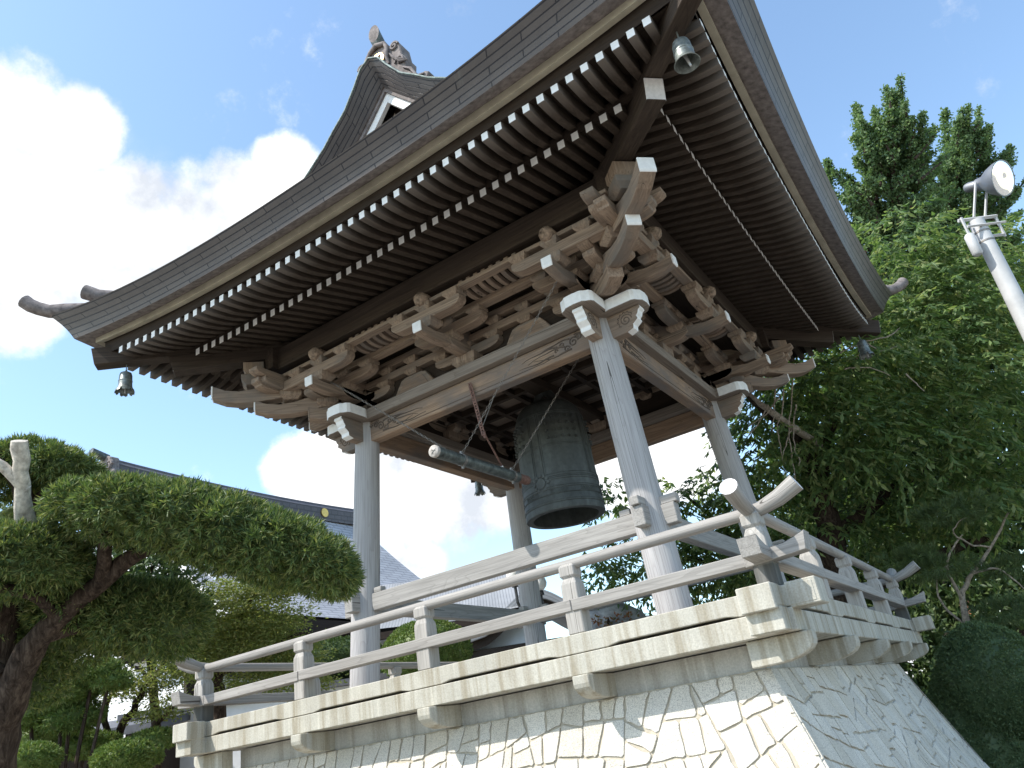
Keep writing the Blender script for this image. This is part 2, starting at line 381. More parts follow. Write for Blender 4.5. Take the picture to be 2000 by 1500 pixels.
    def loft(s, secs, mi=0, cap=True):
        """rectangular sections (cx,cy,z,hx,hy)"""
        vs = []; fs = []
        for (cx, cy, z, hx, hy) in secs: vs += [(cx - hx, cy - hy, z), (cx + hx, cy - hy, z), (cx + hx, cy + hy, z), (cx - hx, cy + hy, z)]
        for i in range(len(secs) - 1):
            for j in range(4): fs.append((4 * i + j, 4 * i + (j + 1) % 4, 4 * i + 4 + (j + 1) % 4, 4 * i + 4 + j))
        if cap: fs.append((3, 2, 1, 0)); k = 4 * (len(secs) - 1); fs.append((k, k + 1, k + 2, k + 3))
        return s.add(vs, fs, [(v[2], v[0], v[1]) for v in vs], mi)
    def grid(s, P, gr=None, mi=0, flip=False):
        """P[i][j] points"""
        a = len(P); b = len(P[0]); vs = [p for r in P for p in r]; fs = []
        for i in range(a - 1):
            for j in range(b - 1):
                f = (i * b + j, i * b + j + 1, (i + 1) * b + j + 1, (i + 1) * b + j); fs.append(tuple(reversed(f)) if flip else f)
        g2 = [q for r in gr for q in r] if gr else None
        return s.add(vs, fs, g2, mi)
    def rot(s, k):
        r = MB(); r.f = list(s.f); r.m = list(s.m); r.g = list(s.g); r.w = dict(s.w)
        for (x, y, z) in s.v:
            for _ in range(k % 4): x, y = -y, x
            r.v.append((x, y, z))
        return r
    def turn(s, a, c=(0, 0)):
        ca, sa = math.cos(a), math.sin(a)
        s.v = [(c[0] + (x - c[0]) * ca - (y - c[1]) * sa, c[1] + (x - c[0]) * sa + (y - c[1]) * ca, z) for x, y, z in s.v]; return s
    def merge(s, o):
        b = len(s.v); s.w.update({b + i: x for i, x in o.w.items()}); s.v += o.v; s.g += o.g; s.m += o.m; s.f += [tuple(b + i for i in f) for f in o.f]; return s
    def build(s, name, mats, parent=None, smooth=0, bevel=0.0, z=None, loc=None):
        zo = ZO if z is None else z
        if not isinstance(mats, (list, tuple)): mats = [mats]
        base = wloc(parent) if parent else Vector((0, 0, 0))
        own = Vector(loc) if loc is not None else base
        me = bpy.data.meshes.new(name)
        off = Vector((0, 0, zo)) - own
        me.from_pydata([(v[0] + off.x, v[1] + off.y, v[2] + off.z) for v in s.v], [], s.f)
        for mt in mats: me.materials.append(M[mt] if isinstance(mt, str) else mt)
        me.polygons.foreach_set('material_index', s.m)
        at = me.attributes.new('grain', 'FLOAT_VECTOR', 'POINT')
        at.data.foreach_set('vector', np.array(s.g, dtype=np.float32).ravel())
        if s.w:
            wa = me.attributes.new('wear', 'FLOAT', 'POINT'); wa.data.foreach_set('value', np.array([s.w.get(i, 0.0) for i in range(len(s.v))], dtype=np.float32))
        if smooth:
            me.shade_smooth(); me.set_sharp_from_angle(angle=math.radians(smooth))
        o = bpy.data.objects.new(name, me); COL.objects.link(o)
        o.location = own - base
        if parent: o.parent = parent
        if bevel:
            bv = o.modifiers.new('bevel', 'BEVEL'); bv.width = bevel; bv.segments = 1; bv.limit_method = 'ANGLE'; bv.angle_limit = math.radians(40)
        me.update()
        return o
def tag(o, label=None, cat=None, group=None, kind=None):
    for k, v in (('label', label), ('category', cat), ('group', group), ('kind', kind)):
        if v: o[k] = v
    return o
def thing(name, label, cat, loc=(0, 0, 0), group=None):
    o = bpy.data.objects.new(name, None); COL.objects.link(o); o.location = loc; o.empty_display_size = 0.2
    return tag(o, label, cat, group)
def lerp(a, b, t): return a + (b - a) * t
def curve(tab, x):
    for i in range(len(tab) - 1):
        if x <= tab[i + 1][0]:
            t = (x - tab[i][0]) / (tab[i + 1][0] - tab[i][0]); return lerp(tab[i][1], tab[i + 1][1], t)
    return tab[-1][1]

# ------------------------------------------------------------------ ground
g = MB(); g.grid([[(-300, -300, 0), (300, -300, 0)], [(-300, 300, 0), (300, 300, 0)]])
go = g.build('ground', 'ground', z=0); tag(go, 'pale gravel ground of the temple precinct', 'ground', kind='structure')

# =================================================================== STONE BASE AND DECK
base = thing('stone_base', 'pale granite stone base with flared walls and streaked concrete deck under the bell tower', 'stone base')
BT, BZ = 2.50, -1.0                     # top half size and height of the stone wall
def batter(z):                          # half size of the stone wall at height z
    t = (BZ - z); return BT + 0.355 * t + 0.045 * t * t
mb = MB()
zs = [BZ, -1.4, -1.9, -2.35, -ZO - 0.02]
for i in range(4):
    a, b = batter(zs[i]) - 0.0125, batter(zs[i + 1]) - 0.0125
    c4 = [(-1, -1), (1, -1), (1, 1), (-1, 1)]
    mb.add([(x * b, y * b, zs[i + 1]) for x, y in c4] + [(x * a, y * a, zs[i]) for x, y in c4], [(0, 1, 5, 4), (1, 2, 6, 5), (2, 3, 7, 6), (3, 0, 4, 7)])
mb.build('mortar_core', 'mortar', base)
def clip(poly, p, n):                   # keep the side where (x-p).n <= 0
    o = []
    for i in range(len(poly)):
        a, b = poly[i], poly[(i + 1) % len(poly)]
        da = (a[0] - p[0]) * n[0] + (a[1] - p[1]) * n[1]; db = (b[0] - p[0]) * n[0] + (b[1] - p[1]) * n[1]
        if da <= 0: o.append(a)
        if (da < 0) != (db < 0) and da != db:
            t = da / (da - db); o.append((lerp(a[0], b[0], t), lerp(a[1], b[1], t)))
    return o
def stones(k, seed):
    """crazy-paved facing: the wall face is cut again and again into irregular blocks"""
    r = random.Random(seed); H = 1.86; sl = 0.41
    work = [[(-BT, 0), (BT, 0), (BT + sl * H, H), (-BT - sl * H, H)]]; done = []
    def area(p): return abs(sum(p[q][0] * p[(q + 1) % len(p)][1] - p[(q + 1) % len(p)][0] * p[q][1] for q in range(len(p)))) / 2
    while work:
        p = work.pop(); A_ = area(p)
        cx = sum(q[0] for q in p) / len(p); cy = sum(q[1] for q in p) / len(p)
        # principal direction
        xx = sum((q[0] - cx) ** 2 for q in p); yy = sum((q[1] - cy) ** 2 for q in p); xy = sum((q[0] - cx) * (q[1] - cy) for q in p)
        th = 0.5 * math.atan2(2 * xy, xx - yy); el = math.sqrt(max(xx, yy) / max(1e-9, min(xx, yy)))
        if A_ < r.uniform(0.022, 0.060) and el < 1.9 or A_ < 0.016: done.append(p); continue
        if el < 1.3:
            le = max(range(len(p)), key=lambda q: math.hypot(p[q][0] - p[q - 1][0], p[q][1] - p[q - 1][1])); th = math.atan2(p[le][1] - p[le - 1][1], p[le][0] - p[le - 1][0])
        th += r.gauss(0, 0.15); n = (math.cos(th), math.sin(th))
        ext = max(abs((q[0] - cx) * n[0] + (q[1] - cy) * n[1]) for q in p); o = r.uniform(-.28, .28) * ext
        c = (cx + n[0] * o, cy + n[1] * o)
        for s_ in (1, -1):
            q = clip(p, c, (n[0] * s_, n[1] * s_))
            if len(q) >= 3: work.append(q)
    mb = MB()
    for p in done:
        tot = sum(p[q][0] * p[(q + 1) % len(p)][1] - p[(q + 1) % len(p)][0] * p[q][1] for q in range(len(p)))
        if tot < 0: p = p[::-1]
        poly = p; gap = r.uniform(0.003, 0.0055)
        for q in range(len(p)):
            a, c = p[q], p[(q + 1) % len(p)]; d = math.hypot(c[0] - a[0], c[1] - a[1])
            if d < 1e-4: continue
            n = ((c[1] - a[1]) / d, -(c[0] - a[0]) / d)
            outer = abs(abs(a[0]) - BT - sl * a[1]) < 1e-3 and abs(abs(c[0]) - BT - sl * c[1]) < 1e-3
            gg = 0.001 if outer else gap * r.uniform(.6, 1.5)
            poly = clip(poly, (a[0] - n[0] * gg, a[1] - n[1] * gg), n)
            if len(poly) < 3: break
        if len(poly) < 3 or area(poly) < 0.002: continue
        # irregular outline: mid points nudged, corners eased
        sm = []
        for q in range(len(poly)):
            a, c = poly[q], poly[(q + 1) % len(poly)]; pr_ = poly[q - 1]
            outer = abs(abs(a[0]) - BT - sl * a[1]) < 4e-3
            for to in (pr_, c):
                d = math.hypot(to[0] - a[0], to[1] - a[1]); f = 0 if outer else min(0.3, r.uniform(.006, .02) / max(d, 1e-6)); sm.append((lerp(a[0], to[0], f), lerp(a[1], to[1], f)))
            d = math.hypot(c[0] - a[0], c[1] - a[1])
            oe = outer and abs(abs(c[0]) - BT - sl * c[1]) < 4e-3
            if d > .1 and not oe:
                n = ((c[1] - a[1]) / d, -(c[0] - a[0]) / d); ts_ = (r.uniform(.2, .4), r.uniform(.6, .8)) if d > .18 else (r.uniform(.35, .65),)
                for t in ts_:
                    j = r.uniform(-.011, .003); sm.append((lerp(a[0], c[0], t) + n[0] * j, lerp(a[1], c[1], t) + n[1] * j))
        cx = sum(q[0] for q in sm) / len(sm); cy = sum(q[1] for q in sm) / len(sm)
        th = r.uniform(-0.003, 0.004); n = len(sm); tx, ty = r.uniform(-.02, .02), r.uniform(-.02, .02)
        def P(q, out):
            z = BZ - q[1]; return (q[0], -(batter(z) + out + (q[0] - cx) * tx + (q[1] - cy) * ty), z)
        ins = [(lerp(q[0], cx, 0.03), lerp(q[1], cy, 0.03)) for q in sm]
        vs = [P(q, -0.022) for q in sm] + [P(q, th - 0.003) for q in sm] + [P(q, th) for q in ins]
        fs = [tuple(range(2 * n, 3 * n))]
        for ring in (0, n): fs += [(ring + q, ring + (q + 1) % n, ring + n + (q + 1) % n, ring + n + q) for q in range(n)]
        mb.add(vs, [tuple(reversed(f)) for f in fs])
    return mb.rot(k)
for k in range(4): stones(k, 40 + k).build('stone_facing', 'granite', base)
# concrete ring beam above the stones, the cantilever joists, two courses of edge beams, floor slab
mb = MB(); mb.box(-2.47, 2.47, -2.47, 2.47, -1.06, -0.845); mb.build('ring_beam', 'conc2', base)
mb = MB(); mb.box(-2.6, 2.6, -2.6, 2.6, -0.836, -0.60); mb.build('floor_slab', 'conc2', base)
JP = [-2.63, -1.33, 0.02, 1.36, 2.63]
def joist(x):
    mb = MB(); e = 2.845; st = 2.45 if abs(x) > 2 else 2.30
    pr = [(st, -0.842), (e, -0.842), (e, -0.895)]
    for i in range(1, 7): a = PI / 2 * i / 6; pr.append((e - 0.09 * (1 - math.cos(a)) - 0.16 * (1 - math.cos(a)), -0.895 - 0.10 * math.sin(a)))
    pr += [(st, -0.997)]
    mb.prism(pr, (x - 0.062, 0, 0), (0, -1, 0), (0, 0, 1), (0.124, 0, 0))
    return mb
for k in range(4):
    for x in JP:
        if abs(x) > 2 and k in (0, 2): continue
        joist(x).rot(k).build('joist', 'conc', base, bevel=0.006)
def edge(k):
    # lower course, then upper course with thin drain slots between the posts
    cr = 0.0 if k % 2 == 0 else 0.0035
    e = 2.80 if k % 2 == 0 else 2.93
    mb = MB(); mb.box(-e, e, -2.775, -2.56, -0.838 + cr, -0.705 + cr)
    mb.rot(k).build('edge_beam', 'conc', base, bevel=0.005)
    pr = [(-2.955, -0.575 + cr), (-2.955, -0.700 + cr)]
    for c in (-2.03, -0.68, 0.67, 2.02):
        h = 0.52 if abs(c) < 1 else 0.46
        pr += [(c - h, -0.700 + cr), (c - h + 0.09, -0.684 + cr), (c + h - 0.09, -0.684 + cr), (c + h, -0.700 + cr)]
    pr += [(2.955, -0.700 + cr), (2.955, -0.575 + cr)]
    mb = MB(); mb.prism(pr, (0, -2.768, 0), (1, 0, 0), (0, 0, 1), (0, 0.20, 0))
    mb.rot(k).build('edge_beam', 'conc', base, bevel=0.005)
for k in range(4): edge(k)
for sx, sy in ((-1, -1), (1, -1), (1, 1), (-1, 1)):       # squared blocks sleeving the crossing beam ends
    mb = MB()
    mb.box(sx * 2.66 - 0.105, sx * 2.66 + 0.105, min(sy * 2.79, sy * 2.975), max(sy * 2.79, sy * 2.975), -0.715, -0.565)
    mb.box(min(sx * 2.79, sx * 2.975), max(sx * 2.79, sx * 2.975), sy * 2.66 - 0.105, sy * 2.66 + 0.105, -0.712, -0.562)
    mb.build('beam_end_block', 'conc', base, bevel=0.006)

# =================================================================== RAILING
rail = thing('railing', 'grey weathered timber railing with round top rail around the deck', 'railing')
ZR = -0.0957; PP = 2.7
posts = [(-2.7, 0), (-1.36, 0), (0.0, 0), (1.35, 0)]
def post(x, y):
    mb = MB(); h = 0.064
    mb.loft([(x, y, -0.574, h, h), (x, y, -0.50, h, h), (x, y, -0.44, h, h), (x, y, -0.40, h, h), (x, y, -0.27, h, h), (x, y, -0.235, h * 0.97, h * 0.97), (x, y, -0.212, h * 0.84, h * 0.84), (x, y, -0.198, h * 0.74, h * 0.74),
             (x, y, -0.190, h * 0.74, h * 0.74), (x, y, -0.182, h * 0.95, h * 0.95), (x, y, -0.115, h * 0.95, h * 0.95), (x, y, -0.095, h * 0.7, h * 0.7)])
    if abs(x) > 2.6:
        for i in range(12): mb.w[i] = 1.3
    return mb
for k in range(4):
    for (x, _) in posts: post(x, -PP).rot(k).build('post', 'post', rail, bevel=0.006)
def toprail(k):
    up = 0.0 if k % 2 == 0 else 0.012
    xs = np.linspace(-3.03, 3.03, 47); pts = []; rd = []
    for x in xs:
        t = max(0, (abs(x) - 2.70) / 0.33); pts.append((x, -PP, ZR + up + 0.105 * t ** 1.7)); rd.append(0.040 + 0.019 * t ** 0.8)
    mb = MB(); mb.tube(pts, rd, 14, capmi=1); return mb.rot(k)
for k in range(4): toprail(k).build('top_rail', ['rail', 'lilac'], rail, smooth=50)
for k in range(4):
    up = 0.0 if k % 2 == 0 else 0.004
    e = 2.64; o = None
    for (x0_, x1_, dz) in ((-e, -1.3625, 0), (-1.3575, 1.3475, .002), (1.3525, e, 0)):
        mb = MB(); mb.box(x0_, x1_, -2.774, -2.665, -0.425 + up + dz, -0.345 + up + dz)
        o = mb.rot(k).build('middle_rail', 'rail', rail, bevel=0.005)
    for s in (-1, 1):
        mb = MB()
        pr = [(2.60, -0.43), (2.98, -0.405), (3.0, -0.29), (2.93, -0.315), (2.86, -0.335), (2.765, -0.342), (2.60, -0.342)]
        cr = 0.0015 if k % 2 else -0.002
        mb.prism([(s * a, b + cr) for a, b in pr], (0, -2.776 + cr, 0), (1, 0, 0), (0, 0, 1), (0, 0.125, 0), side={2: 1, 3: 1, 4: 1})
        mb.rot(k).build('rail_end', ['rail', 'black'], o, bevel=0.004)

# =================================================================== BELL TOWER
tower = thing('bell_tower', 'weathered timber temple bell tower with wide upswept copper roof on four columns', 'bell tower')
def colo(z): return 1.6302 - 0.0564 * z
colr = {}
for sx, sy in ((-1, -1), (1, -1), (1, 1), (-1, 1)):
    mb = MB(); zz = [-0.60, 0.0, 0.6, 1.2, 1.8, 2.31]
    mb.tube([(sx * colo(z), sy * colo(z), z) for z in zz], [0.147, 0.146, 0.144, 0.141, 0.137, 0.133], 28)
    colr[sx, sy] = mb.build('column', 'col', tower, smooth=50)
# lower tie rails (nuki) through the columns with wedges
def nuki(k):
    e = 1.86; z0, z1 = (0.235, 0.405) if k % 2 == 0 else (0.238, 0.408)
    c = colo(0.32)
    mb = MB(); mb.box(-e, e, -c - 0.052, -c + 0.052, z0, z1); o = mb.rot(k).build('tie_rail', 'rail', tower, bevel=0.006)
    for s in (-1, 1):
        w = MB(); w.box(s * 1.80 - 0.085, s * 1.80 + 0.085, -c - 0.04, -c + 0.04, z1 + 0.001, z1 + 0.075)
        w.rot(k).build('wedge', 'rail', o, bevel=0.006)
        w = MB(); w.box(s * (c - 0.205) - 0.05, s * (c - 0.205) + 0.05, -c - 0.04, -c + 0.04, z1 + 0.001, z1 + 0.055)
        w.rot(k).build('wedge', 'rail', o, bevel=0.006)
for k in range(4): nuki(k)
# head beams with carved scrollwork, white-edged noses, flat plate above
BW = 1.512
nose = [(1.55, 2.292), (1.955, 2.292), (1.962, 2.262), (1.938, 2.248), (1.925, 2.215), (1.905, 2.195), (1.915, 2.165), (1.888, 2.145), (1.860, 2.125), (1.855, 2.085), (1.79, 2.066), (1.55, 2.066)]
def scroll(mb, cx, cz, r0, turns, s, y, w=0.009, tail=()):
    pts = []
    for i in range(int(turns * 14)):
        a = i / 14 * 2 * PI; r = r0 * (1 - i / (turns * 14 + 3)); pts.append((cx + s * r * math.cos(a), y, cz + r * math.sin(a)))
    for t in tail: pts.insert(0, t)
    mb.tube(pts, w, 5, up=(0, 1, 0))
for k in range(4):
    cr = 0.0 if k % 2 == 0 else 0.003
    mb = MB(); mb.box(-1.56, 1.56, -BW - 0.066, -BW + 0.066, 2.066 + cr, 2.292 + cr)
    beam = mb.rot(k).build('head_beam', 'beam', tower, bevel=0.008)
    cv = MB(); yf = -BW - 0.0665
    for s in (-1, 1):
        X0 = s * 1.26
        def p(a, b): return (X0 - s * a, yf, 2.18 + b)
        for (a, b, r, tn, sg) in ((0.02, 0.015, 0.055, 1.6, s), (-0.045, 0.045, 0.035, 1.3, -s), (0.10, -0.03, 0.034, 1.2, s), (0.145, 0.03, 0.026, 1.0, -s), (0.22, -0.01, 0.02, 0.9, s)):
            q = p(a, b); scroll(cv, q[0], q[2], r, tn, sg, yf, 0.0085)
        for (a0, b0, a1, b1, a2, b2) in ((0.06, 0.06, 0.22, 0.09, 0.40, 0.03), (0.05, -0.05, 0.25, -0.085, 0.48, -0.02), (0.12, 0.0, 0.30, 0.05, 0.55, -0.03), (0.2, 0.03, 0.4, 0.065, 0.62, 0.01), (-0.09, 0.06, -0.12, 0.03, -0.15, 0.08), (0.0, 0.08, -0.05, 0.095, -0.13, 0.07), (0.25, -0.04, 0.42, -0.06, 0.66, -0.045)):
            pts = []
            for i in range(9):
                t = i / 8; pts.append(p((1 - t) ** 2 * a0 + 2 * t * (1 - t) * a1 + t * t * a2, (1 - t) ** 2 * b0 + 2 * t * (1 - t) * b1 + t * t * b2 + 0.006 * math.sin(t * 9)))
            cv.tube(pts, [0.011 * (1 - 0.75 * i / 8) for i in range(9)], 5, up=(0, 1, 0))
    cv.tube([(-0.9, yf, 2.105), (0.9, yf, 2.105)], 0.0045, 5); cv.tube([(-0.98, yf, 2.118), (-0.9, yf, 2.105)], 0.0045, 5); cv.tube([(0.98, yf, 2.118), (0.9, yf, 2.105)], 0.0045, 5)
    cv.rot(k).build('scroll_carving', 'carve', beam, smooth=60)
    for s in (-1, 1):
        mb = MB(); n = len(nose)
        mb.prism([(s * a, b + cr) for a, b in nose], (0, -BW - 0.055, 0), (1, 0, 0), (0, 0, 1), (0, 0.11, 0), side={i: 1 for i in range(1, 10)})
        no = mb.rot(k).build('beam_nose', ['brk', 'white'], beam, bevel=0.003)
        cv = MB(); scroll(cv, s * 1.80, 2.19, 0.062, 1.9, s, -BW - 0.0555, 0.006)
        for a in range(7):
            t = PI * (0.1 + 0.95 * a / 6); cv.tube([(s * (1.80 + 0.072 * math.cos(t + .15)), -BW - 0.0555, 2.19 + 0.072 * math.sin(t + .15)), (s * (1.80 + 0.088 * math.cos(t + .35)), -BW - 0.0555, 2.19 + 0.088 * math.sin(t + .35)), (s * (1.80 + 0.073 * math.cos(t + .55)), -BW - 0.0555, 2.19 + 0.073 * math.sin(t + .55))], 0.005, 5, up=(0, 1, 0))
        cv.rot(k).build('nose_scroll', 'carve', no, smooth=60)
    # plate: flat in plan with flared, white-edged ends
    cr2 = 0.0 if k % 2 == 0 else 0.0025
    pl = [(-1.66, -0.155), (1.66, -0.155), (1.70, -0.168), (1.93, -0.168), (1.965, -0.150), (1.985, -0.115), (2.012, -0.085), (2.02, 0.0), (2.012, 0.085), (1.985, 0.115), (1.965, 0.150), (1.93, 0.168), (1.70, 0.168), (1.66, 0.155)]
    pl += [(-a, -b) for a, b in pl[2:-1]]
    wh = {i: 1 for i in list(range(1, 13)) + list(range(14, 27))}
    mb = MB(); mb.prism(pl, (0, -BW, 2.297 + cr2), (1, 0, 0), (0, 1, 0), (0, 0, 0.118), side={i: 1 for i in range(len(pl)) if min(abs(pl[i][0]), abs(pl[(i + 1) % len(pl)][0])) > 1.65 and abs(pl[i][0] - pl[(i + 1) % len(pl)][0]) < 1})
    mb.rot(k).build('plate_beam', ['plate', 'white'], tower, bevel=0.005)

# ---- bracket sets
def masu(mb, x, y, z, w, h, tw=None, a=0.0):
    q = MB(); hw = w / 2; hd = (tw or w) / 2
    q.loft([(0, 0, 0, hw * .66, hd * .66), (0, 0, h * .12, hw * .72, hd * .72), (0, 0, h * .3, hw * .86, hd * .86), (0, 0, h * .46, hw, hd), (0, 0, h, hw, hd)])
    if a: q.turn(a)
    q.v = [(vx + x, vy + y, vz + z) for vx, vy, vz in q.v]; mb.merge(q)
def arm(mb, x, y, z, d, l0, l1, h, w):
    """boat-shaped bracket arm centred on (x,y), along d from -l0 to l1"""
    d = Vector((d[0], d[1], 0)).normalized(); n = Vector((-d.y, d.x, 0))
    def half(l, s): return [(s * l, z + h), (s * l, z + h * .52), (s * l * .96, z + h * .34), (s * (l - .05), z + h * .16), (s * (l - .11), z + h * .03), (s * (l - .16), z)]
    pr = half(l1, 1) + list(reversed(half(l0, -1)))
    mb.prism(pr, Vector((x, y, 0)) - n * (w / 2), d, (0, 0, 1), n * w)
def tail(mb, x, y, d, prof, w, wh=1):
    d = Vector((d[0], d[1], 0)).normalized(); n = Vector((-d.y, d.x, 0))
    up_, lo = prof; k = len(up_)
    pr = list(up_) + list(reversed(lo))
    mb.prism(pr, Vector((x, y, 0)) - n * (w / 2), d, (0, 0, 1), n * w)
    # painted tip
    (a, zt), (b, zb) = up_[-1], lo[-1]
    mb.prism([(a - .004, zt + .003), (a + .012, zt + .001), (b + .014, zb + .02), (b + .006, zb - .003), (b - .004, zb - .003)], Vector((x, y, 0)) - n * (w / 2 + .003), d, (0, 0, 1), n * (w + .006), mi=wh)
Y1, Y2 = 0.30, 0.665        # step offsets outward of the wall plane (1.50)
NZ = ([(0.0, 2.86), (0.22, 2.75), (0.42, 2.665), (0.62, 2.628), (0.76, 2.632), (0.865, 2.655)], [(0.0, 2.70), (0.22, 2.615), (0.42, 2.555), (0.62, 2.528), (0.76, 2.533), (0.865, 2.553)])
def bracket_set(x0, k, corner=0):
    # corner: 0 middle, +1/-1 corner lying towards +x / -x
    W = -1.50
    root = MB(); masu(root, x0, W, 2.418, 0.29, 0.135); bs = root.rot(k).build('bracket_set', 'brk', tower, bevel=0.004)
    def A(*a, **kw):
        q = MB(); arm(q, *a); q.rot(k).build('bracket_arm', 'brk', bs, bevel=0.004)
    def B(*a):
        q = MB(); masu(q, *a); q.rot(k).build('bearing_block', 'brk', bs, bevel=0.003)
    A(x0, W, 2.545, (1, 0), 0.42, 0.42, 0.105, 0.125)
    A(x0, W, 2.5452, (0, -1), 0.2, 0.42, 0.105, 0.125)
    for dx in (-0.34, 0, 0.34): B(x0 + dx, W, 2.65, 0.175, 0.06)
    B(x0, W - Y1, 2.65, 0.19, 0.072)
    A(x0, W - Y1, 2.715, (1, 0), 0.44 if corner >= 0 else 0.62, 0.44 if corner <= 0 else 0.62, 0.105, 0.12)
    for dx in (-0.35, 0, 0.35): B(x0 + dx, W - Y1, 2.813, 0.175, 0.064)
    B(x0, W - Y2, 2.655, 0.20, 0.09)
    A(x0, W - Y2, 2.742, (1, 0), 0.44 if corner >= 0 else 1.02, 0.44 if corner <= 0 else 1.02, 0.112, 0.12)
    for dx in (-0.35, 0, 0.35): B(x0 + dx, W - Y2, 2.846, 0.18, 0.08)
    if corner: B(x0 + corner * 0.665, W - Y2, 2.846, 0.18, 0.08)
    tn = MB(); tail(tn, x0, W, (0, -1), NZ, 0.098); tn.rot(k).build('tail_nose', ['brk', 'white'], bs, bevel=0.003)
    fs = MB(); fs.tube([(x0, W - Y2 + 0.1, 2.965), (x0, W - Y2 - 0.05, 2.965), (x0, W - Y2 - 0.11, 2.962), (x0, W - Y2 - 0.15, 2.95)], [0.075, 0.08, 0.074, 0.045], 9)
    fs.rot(k).build('carved_beam_end', 'fist', bs, smooth=60)
    return bs
def corner_diag(k):
    W = 1.50; d = (1, -1); bs = None
    q = MB(); masu(q, W, -W, 2.62, 0.17, 0.07, a=PI / 4); bs = q.rot(k).build('corner_bracket', 'brk', tower, bevel=0.004)
    T1 = ([(0.0, 2.67), (0.2, 2.62), (0.38, 2.56), (0.52, 2.53), (0.632, 2.55)], [(0.0, 2.52), (0.2, 2.47), (0.38, 2.41), (0.52, 2.395), (0.632, 2.42)])
    T2 = ([(0.0, 2.95), (0.4, 2.775), (0.62, 2.68), (0.8, 2.625), (0.95, 2.605), (1.08, 2.62), (1.209, 2.668)], [(0.0, 2.72), (0.4, 2.57), (0.62, 2.515), (0.8, 2.488), (0.95, 2.484), (1.08, 2.50), (1.209, 2.548)])
    T3 = ([(0.0, 3.18), (0.7, 2.99), (1.0, 2.88), (1.2, 2.815), (1.38, 2.79), (1.52, 2.808), (1.655, 2.865)], [(0.0, 2.90), (0.7, 2.74), (1.0, 2.675), (1.2, 2.648), (1.38, 2.645), (1.52, 2.668), (1.655, 2.728)])
    for T, w, wh in ((T1, 0.14, 0), (T2, 0.125, 1), (T3, 0.14, 1)):
        t = MB(); tail(t, W, -W, d, T, w, wh); t.rot(k).build('tail_nose', ['brk', 'white'], bs, bevel=0.004)
    for o_, z_, w_, h_ in ((Y1, 2.545, 0.24, 0.09), (0.58, 2.66, 0.24, 0.10), (0.86, 2.86, 0.26, 0.11), (0.86, 2.972, 0.22, 0.16)):
        b = MB(); masu(b, W + o_, -W - o_, z_, w_, h_, a=PI / 4); b.rot(k).build('bearing_block', 'brk', bs, bevel=0.004)
    for s_ in (0, 1):        # stepped arm ends fanning out beside the diagonal
        dd = (1, 0) if s_ else (0, -1)
        for (o_, z_, L_, h_) in ((0.30, 2.63, 0.36, 0.085), (0.60, 2.765, 0.44, 0.09)):
            b = MB(); arm(b, W + o_, -W - o_, z_, dd, 0.1, L_ - .06, h_, 0.13); b.rot(k).build('bracket_arm', 'brk', bs, bevel=0.004)
            b = MB(); arm(b, W + o_, -W - o_, z_ + h_ + .001, dd, 0.1, L_ + .06, 0.075, 0.128); b.rot(k).build('bracket_arm', 'brk', bs, bevel=0.004)
